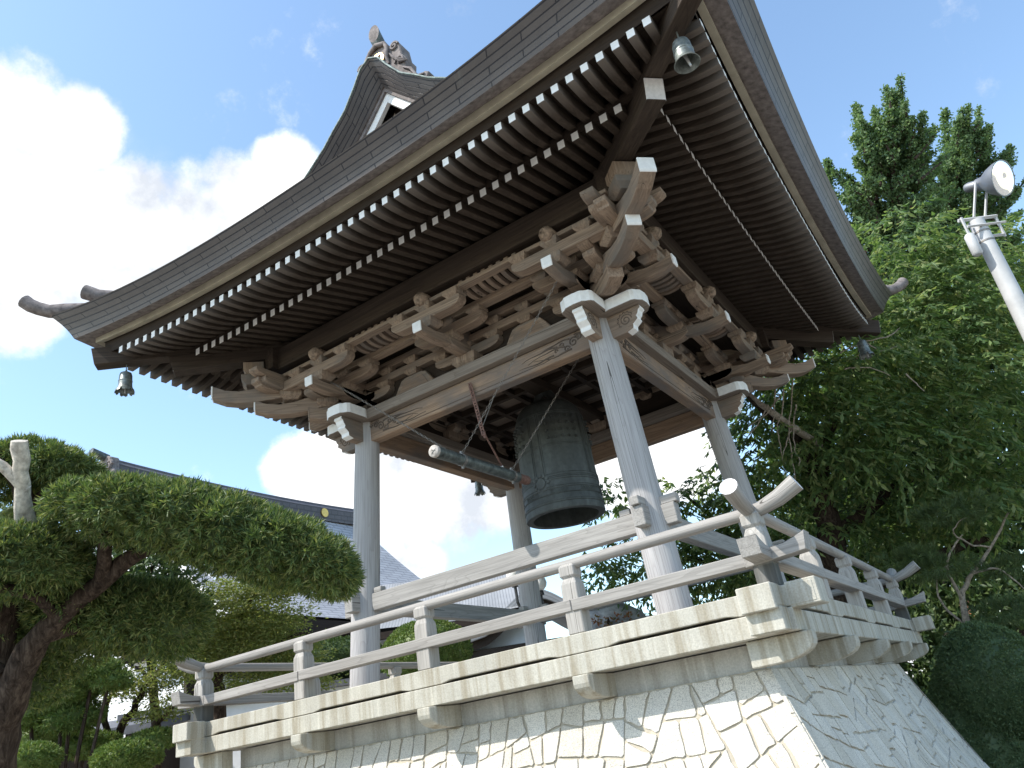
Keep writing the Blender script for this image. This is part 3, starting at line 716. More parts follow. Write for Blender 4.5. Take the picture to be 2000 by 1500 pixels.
for k in range(4):
    for x0, c in ((-1.50, -1), (0.0, 0), (1.50, 1)): bracket_set(x0, k, c)
    corner_diag(k)
    kx = 0.0 if k % 2 == 0 else 0.002
    for (y, z0, z1, w, e) in ((1.50, 2.705, 2.79, 0.115, 1.75), (1.50 + Y1, 2.873, 2.945, 0.11, 2.15), (1.503, 2.862, 2.942, 0.11, 1.72), (1.50 + Y2, 2.921, 2.962, 0.10, 2.45)):
        mb = MB(); mb.box(-e, e, -y - w / 2, -y + w / 2, z0 + kx, z1 + kx); mb.rot(k).build('bracket_beam', 'brk', tower, bevel=0.004)
    mb = MB(); mb.box(-2.32, 2.32, -2.24, -2.10, 3.03 + kx, 3.29 + kx); mb.rot(k).build('eave_purlin', 'raf', tower, bevel=0.005)
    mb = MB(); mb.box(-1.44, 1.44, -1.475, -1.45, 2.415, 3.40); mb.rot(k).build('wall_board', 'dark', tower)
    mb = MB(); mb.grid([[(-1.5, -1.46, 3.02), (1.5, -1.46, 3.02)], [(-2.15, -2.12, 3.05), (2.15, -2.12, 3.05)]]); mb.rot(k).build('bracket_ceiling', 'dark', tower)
    for c in (-1.12, -0.75, -0.38, 0.38, 0.75, 1.12):
        kb = MB(); masu(kb, c, -1.50, 2.792, 0.17, 0.068); kb.rot(k).build('bearing_block', 'brk', tower, bevel=0.003)
    for c in (-0.75, 0.75):
        kb = MB(); o0 = [(-0.30, 0), (-0.27, 0.07), (-0.22, 0.15), (-0.17, 0.215), (-0.10, 0.235), (0.10, 0.235), (0.17, 0.215), (0.22, 0.15), (0.27, 0.07), (0.30, 0)]
        kb.prism([(c + a, 2.417 + b) for a, b in o0], (0, -1.545, 0), (1, 0, 0), (0, 0, 1), (0, 0.09, 0))
        ko = kb.rot(k).build('frog_leg_strut', 'brk', tower, bevel=0.008)
        kb = MB(); kb.prism([(c + a * .74, 2.425 + b * .82) for a, b in o0], (0, -1.551, 0), (1, 0, 0), (0, 0, 1), (0, 0.02, 0)); kb.rot(k).build('strut_panel', 'beam', ko)
        kb = MB(); masu(kb, c, -1.50, 2.650, 0.17, 0.06); kb.rot(k).build('bearing_block', 'brk', ko, bevel=0.003)
        ribs = MB()
        for i in range(8):
            x = c - 0.32 + 0.64 * i / 7
            pr = []
            for j in range(9):
                t = j / 8; a = t * PI / 2
                pr.append((1.80 + 0.055 + 0.30 * math.sin(a) ** 1.2 * 1.0, 2.93 + 0.085 * (1 - math.cos(a)) - 0.03 * math.sin(2 * a)))
            pr += [(a_ - 0.02, b_ + 0.05) for a_, b_ in reversed(pr)]
            ribs.prism(pr, (x - 0.024, 0, 0), (0, -1, 0), (0, 0, 1), (0.048, 0, 0))
        ribs.rot(k).build('curved_ribs', 'brk', tower, bevel=0.003)
# coffered ceiling
mb = MB(); mb.grid([[(-1.44, -1.44, 2.78), (1.44, -1.44, 2.78)], [(-1.44, 1.44, 2.78), (1.44, 1.44, 2.78)]], flip=True)
ce = mb.build('ceiling', 'ceil', tower)
mb = MB()
for i in range(-3, 4):
    mb.box(-1.44, 1.44, i * 0.41 - 0.03, i * 0.41 + 0.03, 2.70, 2.775); mb.box(i * 0.41 - 0.0305, i * 0.41 + 0.0305, -1.44, 1.44, 2.703, 2.772)
mb.build('coffer_grid', 'dark', ce)
mb = MB(); mb.box(-0.10, 0.10, -1.44, 1.44, 2.58, 2.70); mb.build('hanging_beam', 'dark', tower, bevel=0.006)

# ---- rafters
def zfly(x): u = abs(x) / 3.165; return 3.176 + 0.1075 * u * u + 0.0127 * u ** 4
def ofly(x): return 3.4293 + 0.0458 * (abs(x) / 3.165) ** 4
def zgr(x): u = abs(x) / 2.634; return 3.174 + 0.0553 * u * u + 0.0162 * u ** 4
def fly(mb, x):
    w = 0.0325; o = ofly(x); ie = max(2.84, abs(x) - 0.02); zt = zfly(x); k = 6; secs = []
    for i in range(k):
        t = i / (k - 1); y = lerp(o, ie, t); d = o - y
        zc = zt + 0.24 * d - 0.09 * math.sin(PI * min(1, d / 0.6)) * 0.35; h = 0.039 + 0.012 * t
        secs.append((y, zc - h, zc + h + 0.035 * min(1.0, d / 0.12)))
    vs = []; gr = []
    for (y, a, b) in secs:
        for (xx, z) in ((x - w, a), (x + w, a), (x + w, b), (x - w, b)): vs.append((xx, -y, z)); gr.append((y, xx, z))
    fs = [(0, 1, 2, 3)]; mis = [1]
    for i in range(k - 1):
        for j in range(4): fs.append((4 * i + (j + 1) % 4, 4 * i + j, 4 * i + 4 + j, 4 * i + 4 + (j + 1) % 4)); mis.append(0)
    b0_ = len(mb.v); mb.add(vs, fs, gr, 0, mis)
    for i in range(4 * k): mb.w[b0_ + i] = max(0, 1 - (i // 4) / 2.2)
def gnd(mb, x):
    w = 0.034; o = 2.905; ie = max(1.6, abs(x) - 0.02); zt = zgr(x); h = 0.042; sl = 0.27
    b = zt + (o - ie) * sl
    p = [(x - w, -o, zt - h), (x + w, -o, zt - h), (x + w, -ie, b - h), (x - w, -ie, b - h), (x - w, -o, zt + h), (x + w, -o, zt + h), (x + w, -ie, b + h + .04), (x - w, -ie, b + h + .04)]
    mb.hexa(p, 0, [0, 0, 1, 0, 0, 0], axis=1)
rest_f = MB(); rest_g = MB()
for k in range(4):
    for i in range(48):
        x = (i - 23.5) * 0.1347; mb = MB(); fly(mb, x); mb = mb.rot(k)
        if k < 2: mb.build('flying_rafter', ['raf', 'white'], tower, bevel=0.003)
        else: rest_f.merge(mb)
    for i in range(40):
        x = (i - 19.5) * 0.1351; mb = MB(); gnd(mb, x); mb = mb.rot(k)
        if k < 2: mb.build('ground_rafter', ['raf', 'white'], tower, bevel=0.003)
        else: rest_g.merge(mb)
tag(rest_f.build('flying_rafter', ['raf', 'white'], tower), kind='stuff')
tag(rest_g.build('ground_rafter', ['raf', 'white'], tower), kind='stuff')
TS = np.linspace(-1, 1, 33)
def strip(k, rows, name, mat, flip=False, par=None, smooth=40, grain=None, mirror=None):
    """rows: functions t->(off, z); a mitred band round one side"""
    P = [[(t * r(t)[0], -r(t)[0], r(t)[1]) for t in TS] for r in rows]
    gr = None
    if grain: gr = [[(t * 3.7 + k * 0.31, v, 0.0) for t in TS] for v in grain]
    mb = MB(); mb.grid(P, gr, 0, flip); 
    if mirror: pass
    return mb.rot(k).build(name, mat, par or tower, smooth=smooth)
U = lambda t: abs(t)
zb_ = lambda t: 3.335 + 0.235 * U(t) ** 2.6
zt_ = lambda t: 3.555 + 0.325 * U(t) ** 2.8
E_b = lambda t: (3.64 + 0.06 * t * t, zb_(t)); E_t = lambda t: (3.785 + 0.11 * t * t, zt_(t))
def E_mid(f): return lambda t: (lerp(E_b(t)[0], E_t(t)[0], f) - 0.018 * math.sin(PI * f), lerp(E_b(t)[1], E_t(t)[1], f))
S_t = lambda t: (3.492 + 0.055 * t * t, 3.402 + 0.168 * U(t) ** 2.6); S_b = lambda t: (3.490 + 0.055 * t * t, 3.325 + 0.185 * U(t) ** 2.6)
S_i = lambda t: (3.43 + 0.055 * t * t, 3.327 + 0.185 * U(t) ** 2.6)
K_t = lambda t: (3.425 + 0.05 * t ** 4, 3.36 + 0.2 * U(t) ** 2.6)
zfl = lambda t, o: zfly(t * 3.44)
K_b = lambda t: (3.423 + 0.05 * t ** 4, zfly(t * 3.44) + 0.038)
def fl_s(o): return lambda t: (o, zfly(t * min(o + 0.1, 3.44)) + 0.041 + 0.012 * (3.43 - o) / 0.59 + 0.035 * min(1.0, max(0, (3.43 - o) / 0.12)) + 0.24 * (3.43 - o) - 0.09 * math.sin(PI * min(1, (3.43 - o) / 0.6)) * 0.35)
def gr_s(o): return lambda t: (o, zgr(t * 2.8) + 0.044 + 0.27 * (2.905 - o) + 0.04 * min(1, (2.905 - o) / 1.3))
roof = MB(); roof.box(-2.2, 2.2, -2.2, 2.2, 4.0, 4.05); roof = roof.build('roof', 'dark', tower)
for k in range(4):
    fr = [0, .2, .4, .6, .8, 1]
    strip(k, [E_mid(f) for f in fr], 'eave_shingle_edge', 'copper', par=roof, grain=[0.294 * f for f in fr])
    strip(k, [S_t, E_b], 'eave_underside', 'orn', par=roof)
    strip(k, [S_i, S_b, S_t], 'pale_eave_board', 'pale', par=roof)
    strip(k, [K_b, K_t, S_i], 'eave_batten', 'dark', par=roof)
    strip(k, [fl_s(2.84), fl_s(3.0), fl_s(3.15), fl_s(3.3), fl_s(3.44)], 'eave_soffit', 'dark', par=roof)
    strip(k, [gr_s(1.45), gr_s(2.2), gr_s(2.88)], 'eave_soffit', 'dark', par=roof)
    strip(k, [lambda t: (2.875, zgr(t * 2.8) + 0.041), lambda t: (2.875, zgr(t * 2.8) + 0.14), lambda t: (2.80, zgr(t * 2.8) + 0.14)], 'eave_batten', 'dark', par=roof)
# profile of the main slope
ZRF = [(0, 5.95), (.13, 5.87), (.24, 5.68), (.41, 5.43), (.61, 5.25), (.75, 5.11), (.96, 4.95), (1.4, 4.63), (1.9, 4.33), (2.5, 4.02), (3.1, 3.76), (3.785, 3.555)]
def zsl(o, t): 
    f = max(0, (o - 2.0) / 1.785); return curve(ZRF, o) + 0.325 * U(t) ** 2.8 * f ** 1.5
for k in range(4):
    offs = [3.785, 3.6, 3.3, 3.0, 2.7, 2.4, 2.2, 2.0]
    def rw(o): return lambda t: (o + 0.11 * t * t * max(0, (o - 2) / 1.785), zsl(o, t))
    strip(k, [rw(o) for o in offs], 'roof_slope', 'copper', par=roof, grain=[o for o in offs])
# gabled upper roof: rakes front and back
xs = [0, .06, .13, .24, .41, .61, .75, .96, 1.2, 1.4, 1.65, 1.9, 2.1]
xa = [-x for x in reversed(xs)] + xs[1:]
def zin(x): x = abs(x); return 5.70 - 1.22 * x + 0.19 * x * x
arc = [0]
for i in range(1, len(xa)): arc.append(arc[-1] + math.hypot(xa[i] - xa[i - 1], curve(ZRF, abs(xa[i])) - curve(ZRF, abs(xa[i - 1]))))
mb = MB(); ys = [-2.70, -1.4, 0, 1.4, 2.70]
mb.grid([[(x, y, curve(ZRF, abs(x))) for x in xa] for y in ys], [[(y, a, 0) for a in arc] for y in ys]); mb.build('roof_slope', 'copper', roof, smooth=50)
for sgn in (1, -1):
    kk = 0 if sgn == 1 else 2
    fr = [0, .2, .4, .6, .8, 1]
    mb = MB(); mb.grid([[(x, -lerp(2.49, 2.70, f), lerp(zin(x), curve(ZRF, abs(x)), f)) for x in xa] for f in fr], [[(a, 0.294 * f, 0) for a in arc] for f in fr])
    mb.rot(kk).build('rake_shingle_edge', 'copper', roof, smooth=50)
    mb = MB(); mb.grid([[(x, -2.30, zin(x) + 0.02) for x in xa], [(x, -2.49, zin(x)) for x in xa]]); mb.rot(kk).build('rake_underside', 'orn', roof, smooth=50)
    def band(o0, o1, y, name, mat, th=0.05):
        a = [(x, zin(x) - o0 - 0.15 * 0) for x in xa]; b = [(x, zin(x) - o1) for x in xa]
        q = MB(); q.grid([[(x, -y, z) for x, z in b], [(x, -y, z) for x, z in a]]); q.grid([[(x, -y + th, z) for x, z in b], [(x, -y, z) for x, z in b]])
        q.rot(kk).build(name, mat, roof, smooth=50)
    band(-0.01, 0.06, 2.47, 'barge_board', 'orn'); band(0.06, 0.20, 2.44, 'barge_board', 'white')
    mb = MB(); mb.prism([(-1.9, 4.05), (1.9, 4.05), (1.2, 4.55), (0.6, 5.0), (0.2, 5.4), (0, 5.6), (-0.2, 5.4), (-0.6, 5.0), (-1.2, 4.55)], (0, -2.25, 0), (1, 0, 0), (0, 0, 1), (0, 0.05, 0)); mb.rot(kk).build('gable_board', 'dark', roof)
    mb = MB(); mb.prism([(0.0, 5.42), (-0.09, 5.22), (-0.13, 5.0), (-0.06, 4.86), (0, 4.8), (0.06, 4.86), (0.13, 5.0), (0.09, 5.22)], (0, -2.34, 0), (1, 0, 0), (0, 0, 1), (0, 0.05, 0)); mb.rot(kk).build('gable_pendant', 'brk', roof, bevel=0.01)
    mb = MB(); mb.tube([(x, -2.705, curve(ZRF, abs(x)) + 0.012) for x in xa], 0.012, 6); mb.tube([(x, -2.685, curve(ZRF, abs(x)) + 0.026) for x in xa], 0.010, 6); mb.rot(kk).build('rake_cord', 'rope', roof, smooth=60)
    # ridge-end ornament
    mb = MB(); pr = [(-0.62, 5.33), (-0.66, 5.42), (-0.60, 5.47), (-0.53, 5.44), (-0.48, 5.52), (-0.42, 5.66), (-0.36, 5.72), (-0.38, 5.84), (-0.33, 5.93), (-0.31, 6.12), (-0.25, 6.20), (-0.18, 6.16), (-0.15, 6.05), (-0.13, 6.20), (-0.11, 6.30), (0.11, 6.30), (0.13, 6.20), (0.15, 6.05), (0.18, 6.16), (0.25, 6.20), (0.31, 6.12), (0.33, 5.93), (0.38, 5.84), (0.36, 5.72), (0.42, 5.66), (0.48, 5.52), (0.53, 5.44), (0.60, 5.47), (0.66, 5.42), (0.62, 5.33), (0.40, 5.40), (0.24, 5.66), (0.13, 5.86), (0, 5.92), (-0.13, 5.86), (-0.24, 5.66), (-0.40, 5.40)]
    mb.prism(pr, (0, -2.52, 0.02), (1, 0, 0), (0, 0, 1), (0, 0.20, 0)); orn = mb.rot(kk).build('ridge_ornament', 'orn', roof, bevel=0.012)
    q = MB()
    for s in (-1, 1):
        scroll(q, s * 0.245, 6.12, 0.06, 1.5, s, -2.53, 0.016); scroll(q, s * 0.30, 5.86, 0.07, 1.3, -s, -2.53, 0.014)
        for d in (0, .035, .07): q.tube([(s * (0.17 + d), -2.53, 6.06 - d * 2), (s * (0.24 + d), -2.545, 5.92 - d * 1.4), (s * (0.34 + d), -2.53, 5.86 - d)], [0.012, 0.02, 0.01], 6)
        q.tube([(s * 0.11, -2.53, 6.28), (s * 0.155, -2.545, 6.16), (s * 0.135, -2.545, 6.03), (s * 0.15, -2.53, 5.92)], [0.02, 0.03, 0.026, 0.014], 7)
        q.tube([(s * 0.34, -2.53, 5.72), (s * 0.44, -2.54, 5.62), (s * 0.50, -2.53, 5.47), (s * 0.60, -2.53, 5.44)], [0.012, 0.022, 0.018, 0.012], 6)
    q.tube([(-0.11, -2.53, 6.26), (0, -2.55, 6.29), (0.11, -2.53, 6.26)], 0.03, 7)
    q.rot(kk).build('ornament_scroll', 'orn', orn, smooth=60)
    q = MB(); q.tube([(0, -2.50, 6.07), (0, -2.545, 6.07)], 0.095, 20)
    q.rot(kk).build('gilt_crest', 'gold', orn, smooth=40)
    q = MB()
    for j in range(4):
        a = PI / 4 + j * PI / 2; q.tube([(0.012 * math.cos(a), -2.547, 6.07 + 0.012 * math.sin(a)), (0.045 * math.cos(a - .45), -2.549, 6.07 + 0.045 * math.sin(a - .45)), (0.075 * math.cos(a), -2.547, 6.07 + 0.075 * math.sin(a)), (0.045 * math.cos(a + .45), -2.549, 6.07 + 0.045 * math.sin(a + .45)), (0.012 * math.cos(a), -2.547, 6.07 + 0.012 * math.sin(a))], 0.006, 5, up=(0, 1, 0))
    q.rot(kk).build('crest_petals', 'iron', orn)
    q = MB(); n_ = 20; ax_t = Vector((0, -.60, .80)).normalized(); ua, ub = Vector((1, 0, 0)), ax_t.cross(Vector((1, 0, 0))); r0 = []; r1 = []
    for j in range(n_):
        w_ = (ua * math.cos(2 * PI * j / n_) + ub * math.sin(2 * PI * j / n_)) * .078; p_ = Vector((0, -2.36, 6.22)) + w_; r0.append(p_); r1.append(p_ + ax_t * ((p_.y + 2.56) / -ax_t.y))
    q.add(r0 + r1, [(j, (j + 1) % n_, n_ + (j + 1) % n_, n_ + j) for j in range(n_)] + [tuple(range(n_ - 1, -1, -1)), tuple(range(n_, 2 * n_))], None, 0, [0] * n_ + [0, 1]); q.rot(kk).build('ridge_end_cylinder', ['logmat', 'orn'], orn, smooth=40)
mb = MB(); mb.box(-0.13, 0.13, -2.40, 2.40, 5.80, 6.16); mb.tube([(0, -2.4, 6.18), (0, 2.4, 6.18)], 0.10, 12); mb.build('ridge', 'orn', roof, bevel=0.01)
# hip ridges with upturned horn ends (two at each corner)
for k in range(4):
    mb = MB(); pts = []; rd = []
    for o in (2.1, 2.5, 2.9, 3.3, 3.6, 3.8): pts.append((o, -o, zsl(o, 1) + 0.05)); rd.append(0.085)
    for (o, z, r) in ((3.90, 3.935, 0.075), (3.98, 3.975, 0.075), (4.04, 4.02, 0.078), (4.085, 4.075, 0.08)): pts.append((o, -o, z)); rd.append(r)
    mb.tube(pts, rd, 12); mb.rot(k).build('hip_ridge', 'orn', roof, smooth=50)
    mb = MB(); pts = [(3.05, -3.05, zsl(3.05, 1) + 0.20), (3.35, -3.35, zsl(3.35, 1) + 0.19), (3.55, -3.55, zsl(3.55, 1) + 0.23), (3.66, -3.66, zsl(3.66, 1) + 0.30)]
    mb.tube(pts, [0.07, 0.075, 0.08, 0.085], 12); mb.box(3.40, 3.48, -3.48, -3.40, zsl(3.44, 1) - 0.02, zsl(3.44, 1) + 0.17); mb.rot(k).build('hip_ridge', 'orn', roof, smooth=50)
    # hip beams under the corner
    def hip(o0, zb0, h, o1, sl, w, name):
        s2 = math.sqrt(2); q = MB()
        pr = [(o1 * s2, zb0 + (o0 - o1) * sl), (o0 * s2 - 0.01, zb0), (o0 * s2 + 0.035, zb0 + h), (o1 * s2, zb0 + (o0 - o1) * sl + h)]
        dd = Vector((1, -1, 0)).normalized(); nn = Vector((1, 1, 0)).normalized()
        q.prism(pr, -nn * (w / 2), dd, (0, 0, 1), nn * w, side={1: 1}); q.rot(k).build(name, ['raf', 'lilac'], tower, bevel=0.006)
    hip(3.535, 3.198, 0.205, 2.6, 0.12, 0.15, 'hip_rafter'); hip(2.968, 3.072, 0.185, 1.6, 0.155, 0.165, 'hip_rafter')

# =================================================================== GREAT BELL
bell = thing('temple_bell', 'large dark green bronze temple bell hanging under the tower roof', 'temple bell', (0, 0, 1.03 + ZO))
prof = [(0.0, 1.30), (0.30, 1.22), (0.372, 0.9), (0.385, 0.5), (0.39, 0.2), (0.375, 0.03), (0.375, 0.0), (0.447, 0.0), (0.453, 0.02), (0.451, 0.055), (0.449, 0.075), (0.447, 0.16), (0.444, 0.165), (0.4435, 0.26), (0.440, 0.38), (0.434, 0.55), (0.428, 0.75), (0.420, 0.95), (0.410, 1.10), (0.396, 1.20), (0.365, 1.28), (0.31, 1.345), (0.22, 1.39), (0.10, 1.415), (0.0, 1.42)]
mb = MB(); mb.lathe(prof, (0, 0, 1.03), 56); mb.build('bell_body', 'bronze', bell, smooth=35)
def br(z): return curve([(0, .457), (.16, .447), (.38, .44), (.55, .434), (.75, .428), (.95, .42), (1.1, .41), (1.2, .396), (1.3, .36)], z)
mb = MB()
for z, w in ((0.085, .012), (0.10, .006), (0.175, .006), (0.24, .009), (0.26, .006), (0.34, .012), (0.36, .006), (0.38, .010), (0.405, .005), (0.74, .006), (0.76, .008), (1.14, .008), (1.16, .006)):
    mb.lathe([(br(z) - .002, z - w), (br(z) + .007, z - w * .5), (br(z) + .007, z + w * .5), (br(z) - .002, z + w)], (0, 0, 1.03), 56)
mb.build('raised_bands', 'bronze', bell, smooth=35)
mb = MB()
for q in range(4):
    for dd in (-0.10, -0.07, 0.07, 0.10):
        a = q * PI / 2 + dd * 1.6; pts = [(br(z) * math.cos(a) * 1.006, br(z) * math.sin(a) * 1.006, 1.03 + z) for z in (0.40, 0.6, 0.8, 1.0, 1.14)]; mb.tube(pts, 0.007, 5)
    for i in range(5):
        for j in range(4):
            a = q * PI / 2 + PI / 4 + (i - 2) * 0.20; z = 0.83 + j * 0.085; r = br(z)
            mb.tube([(r * math.cos(a), r * math.sin(a), 1.03 + z), ((r + .022) * math.cos(a), (r + .022) * math.sin(a), 1.028 + z), ((r + .036) * math.cos(a), (r + .036) * math.sin(a), 1.026 + z)], [0.017, 0.016, 0.008], 8)
mb.build('bosses', 'bronze', bell, smooth=50)
# lotus medallions, one facing the striker; scroll relief on the lower belt
for ang in (-PI / 2, PI / 2):
    mb = MB()
    ca, sa = math.cos(ang), math.sin(ang); R = 0.438; z0 = 1.35
    mb.tube([(R * ca, R * sa, z0), ((R + .016) * ca, (R + .016) * sa, z0)], [0.062, 0.055], 18)
    for i in range(12):
        t = i / 12 * 2 * PI; ux, uz = math.cos(t), math.sin(t); ex, ey = -sa, ca
        c = Vector((R * ca + ex * ux * .088, R * sa + ey * ux * .088, z0 + uz * .088)); mb.tube([c - Vector((ca, sa, 0)) * .01, c + Vector((ca, sa, 0)) * .010], [.026, .018], 8)
    mb.build('striking_seat', 'bronze', bell, smooth=40)
mb = MB()
for q in range(8):
    a0 = q * PI / 4 + 0.22
    def onb(u, z): a = a0 + u; r = br(z) + .003; return (r * math.cos(a), r * math.sin(a), 1.03 + z)
    mb.tube([onb(0, .185), onb(.2, .185), onb(.42, .185), onb(.42, .235), onb(.2, .235), onb(0, .235), onb(0, .185)], .004, 4)
    for s in range(5): mb.tube([onb(.05 + .07 * s + .03 * math.cos(t), .21 + .014 * math.sin(t)) for t in np.linspace(0, 5, 9)], .0035, 4)
mb.build('vine_relief', 'bronze', bell)
mb = MB(); mb.tube([(0.11 * math.cos(t), 0, 2.44 + 0.16 * math.sin(t)) for t in np.linspace(0, PI, 13)], [.05] * 6 + [.06] + [.05] * 6, 10); mb.tube([(0, 0, 2.6), (0, 0, 2.66)], .025, 8)
mb.build('crown_loop', 'bronze', bell, smooth=60)

# =================================================================== STRIKING LOG, CHAINS, RUSTY BAR
LG = thing('striking_log', 'slender dark green striking log slung on chains beside the great bell', 'bell striker', (0, -1.5, 1.26 + ZO))
a = Vector((0, -2.30, 1.312)); b = Vector((0, -0.93, 1.330)); dn = (b - a).normalized()
mb = MB(); mb.tube([a, a + dn * 0.3, b - dn * .3, b], 0.056, 20); lo = mb.build('log_body', 'logmat', LG, smooth=50)
mb = MB(); mb.tube([a - dn * 0.035, a - dn * 0.030, a], [0.052, 0.058, 0.058], 20, capmi=0)
for t in (0.4, 2.2, 3.9): mb.tube([a - dn * .036 + Vector((.035 * math.cos(t), 0, .035 * math.sin(t))), a - dn * .037, a - dn * .036 + Vector((.03 * math.cos(t + 2.2), 0, .03 * math.sin(t + 2.2)))], .002, 4, mi=1)
mb.build('end_cap', ['logend', 'logmat'], LG, smooth=50)
mb = MB(); mb.tube([b, b + dn * 0.06, b + dn * 0.16, b + dn * 0.20, b + dn * .22], [0.050, 0.046, 0.052, 0.046, 0.02], 16); mb.build('striker_head', 'iron', LG, smooth=50)
for t in (0.40, 1.27):
    c = a + dn * t; mb = MB(); mb.tube([c - dn * .018, c + dn * .018], 0.061, 20)
    for s in (1, -1): mb.tube([c + Vector((s * 0.0, 0, s * .05)), c + Vector((s * 0.0, 0, s * .088))], .014, 8)
    mb.build('metal_band', 'chain', LG, smooth=50)
mb = MB(); c = a + dn * 1.10; mb.tube([c + Vector((0, 0, .05)), c + Vector((0, 0, .08))], [.02, .012], 8); mb.build('eye_bolt', 'galv', LG)
def chain(p, q, name, par, r=0.0032, pitch=0.034):
    p = Vector(p); q = Vector(q); d = (q - p); n = int(d.length / pitch); u = d.normalized(); w = u.orthogonal().normalized(); w2 = u.cross(w); mb = MB()
    for i in range(n):
        c = p + d * ((i + .5) / n); x = w if i % 2 else w2; hl = pitch * .60; hw = pitch * .28
        pts = [c + u * (hl * math.cos(t) * (1 if abs(math.cos(t)) > .5 else 1)) + x * (hw * math.sin(t)) for t in np.linspace(0, 2 * PI, 9)]
        mb.tube(pts, r, 4, caps=False)
    return mb.build(name, 'chain', par)
f1 = a + dn * .40; f2 = a + dn * 1.27
chain(f1 + Vector((0.02, 0, .07)), (1.45, -2.10, 2.565), 'chain', LG); chain(f1 + Vector((-0.04, 0, .05)), (-1.45, -2.10, 2.66), 'chain', LG)
chain(f2 + Vector((0.02, 0, .07)), (1.40, -0.95, 2.72), 'chain', LG); chain(f2 + Vector((-0.04, 0, .05)), (-1.40, -0.95, 2.30), 'chain', LG)
RB = thing('perforated_bar', 'rusty perforated steel bar hanging from the head beam above the striking log', 'steel bar', (0, -1.62, 2.25 + ZO))
mb = MB(); p0 = Vector((0.02, -1.612, 2.22)); p1 = Vector((0.092, -1.602, 1.61)); du = (p1 - p0).normalized(); nn = Vector((0, -1, 0)); nn = (nn - du * nn.dot(du)).normalized(); sx_ = du.cross(nn)
for s in (-1, 1):
    mb.prism([(0, 0), (0.61, 0), (0.61, .003), (0, .003)], p0 + Vector((s * .016 - .006, 0, 0)), du, nn, (0.012, 0, 0))
for i in range(20): mb.prism([(i * .0315, 0), (i * .0315 + .015, 0), (i * .0315 + .015, .003), (i * .0315, .003)], p0 + Vector((-.012, 0, 0)), du, nn, (0.024, 0, 0))
mb.prism([(0, 0), (0.61, 0), (0.61, -.03), (0, -.03)], p0 + Vector((-.023, 0, 0)), du, nn, (0.003, 0, 0)); mb.build('slotted_angle', 'iron', RB)
mb = MB(); mb.tube([p1 + Vector((0, 0.01, .03)), (0.0, -1.20, 1.40)], 0.010, 8); mb.tube([p1 + Vector((0, .01, .05)), p1 + Vector((0, 0.02, -.02))], .016, 8); mb.build('link_rod', 'iron', RB, smooth=50)
mb = MB(); mb.tube([p1 + Vector((0, 0, .10)), (-0.03, -1.45, 2.07)], .005, 6); mb.tube([p1 + Vector((0, 0, .10)), (0.20, -1.45, 2.07)], .005, 6); mb.build('stay_rod', 'chain', RB)

# =================================================================== WIND BELLS
def windbell(sx, sy, label, turn_, lobes=6):
    p = Vector((sx * 3.31, sy * 3.31, 3.19))
    w = thing('wind_bell', label, 'wind bell', (p.x, p.y, p.z + ZO), 'bronze wind bells under the roof corners')
    n = 36
    def wob(a_, z): return 1.0
    pr = [(0.0, -.065), (.035, -.067), (.058, -.082), (.066, -.11), (.069, -.17), (.0695, -.172), (.0725, -.175), (.0725, -.182), (.069, -.186), (.072, -.235), (.078, -.262), (.094, -.285), (.089, -.287), (.074, -.262), (.066, -.235), (.063, -.11), (.05, -.085), (0, -.08)]
    mb = MB(); mb.lathe(pr, p, n)
    # petal shaped lobes below the rim
    for i in range(lobes):
        a0 = i * PI / 3 + turn_; P = []
        for (da, r, z) in ((-.44, .092, -.284), (-.40, .100, -.305), (-.22, .104, -.318), (0, .100, -.306), (.22, .104, -.318), (.40, .100, -.305), (.44, .092, -.284)): P.append((r, a0 + da, z))
        vo = [(p.x + r * math.cos(t), p.y + r * math.sin(t), p.z + z) for r, t, z in P]; vi = [(p.x + (r - .005) * math.cos(t), p.y + (r - .005) * math.sin(t), p.z + z) for r, t, z in P]
        up_ = [(p.x + .091 * math.cos(t), p.y + .091 * math.sin(t), p.z - .281) for r, t, z in P]
        mb.grid([vo, up_]); mb.grid([vi, up_], flip=True); mb.grid([vi, vo])
    mb.build('bell_shell', 'windbell', w, smooth=40)
    mb = MB(); mb.tube([p + Vector((0, 0, .03)), p + Vector((0, 0, -.07))], .006, 8)
    mb.tube([p + Vector((.014 * math.cos(t), 0, -.05 + .014 * math.sin(t))) for t in np.linspace(0, 2 * PI, 9)], .004, 6); mb.build('hanger', 'windbell', w)
    mb = MB(); d = Vector((.18, -.1, 0)); mb.tube([p + Vector((0, 0, -.08)), p + Vector((0, 0, -.20))], .004, 6); mb.tube([p + Vector((0, 0, -.20)), p + Vector((.02, -.01, -.33))], [.014, .007], 6); mb.build('clapper', 'galv', w)
windbell(1, -1, 'grey-green wind bell under the nearest roof corner, mouth turned towards the viewer', 0.2, 0)
windbell(-1, -1, 'wind bell with petal rim hanging against the sky at the far left roof corner', 0.6)
windbell(1, 1, 'dark wind bell at the right-hand roof corner in front of the leafy trees', 0.3)
windbell(-1, 1, 'small dark wind bell seen under the striking log against a cloud', 0.5)

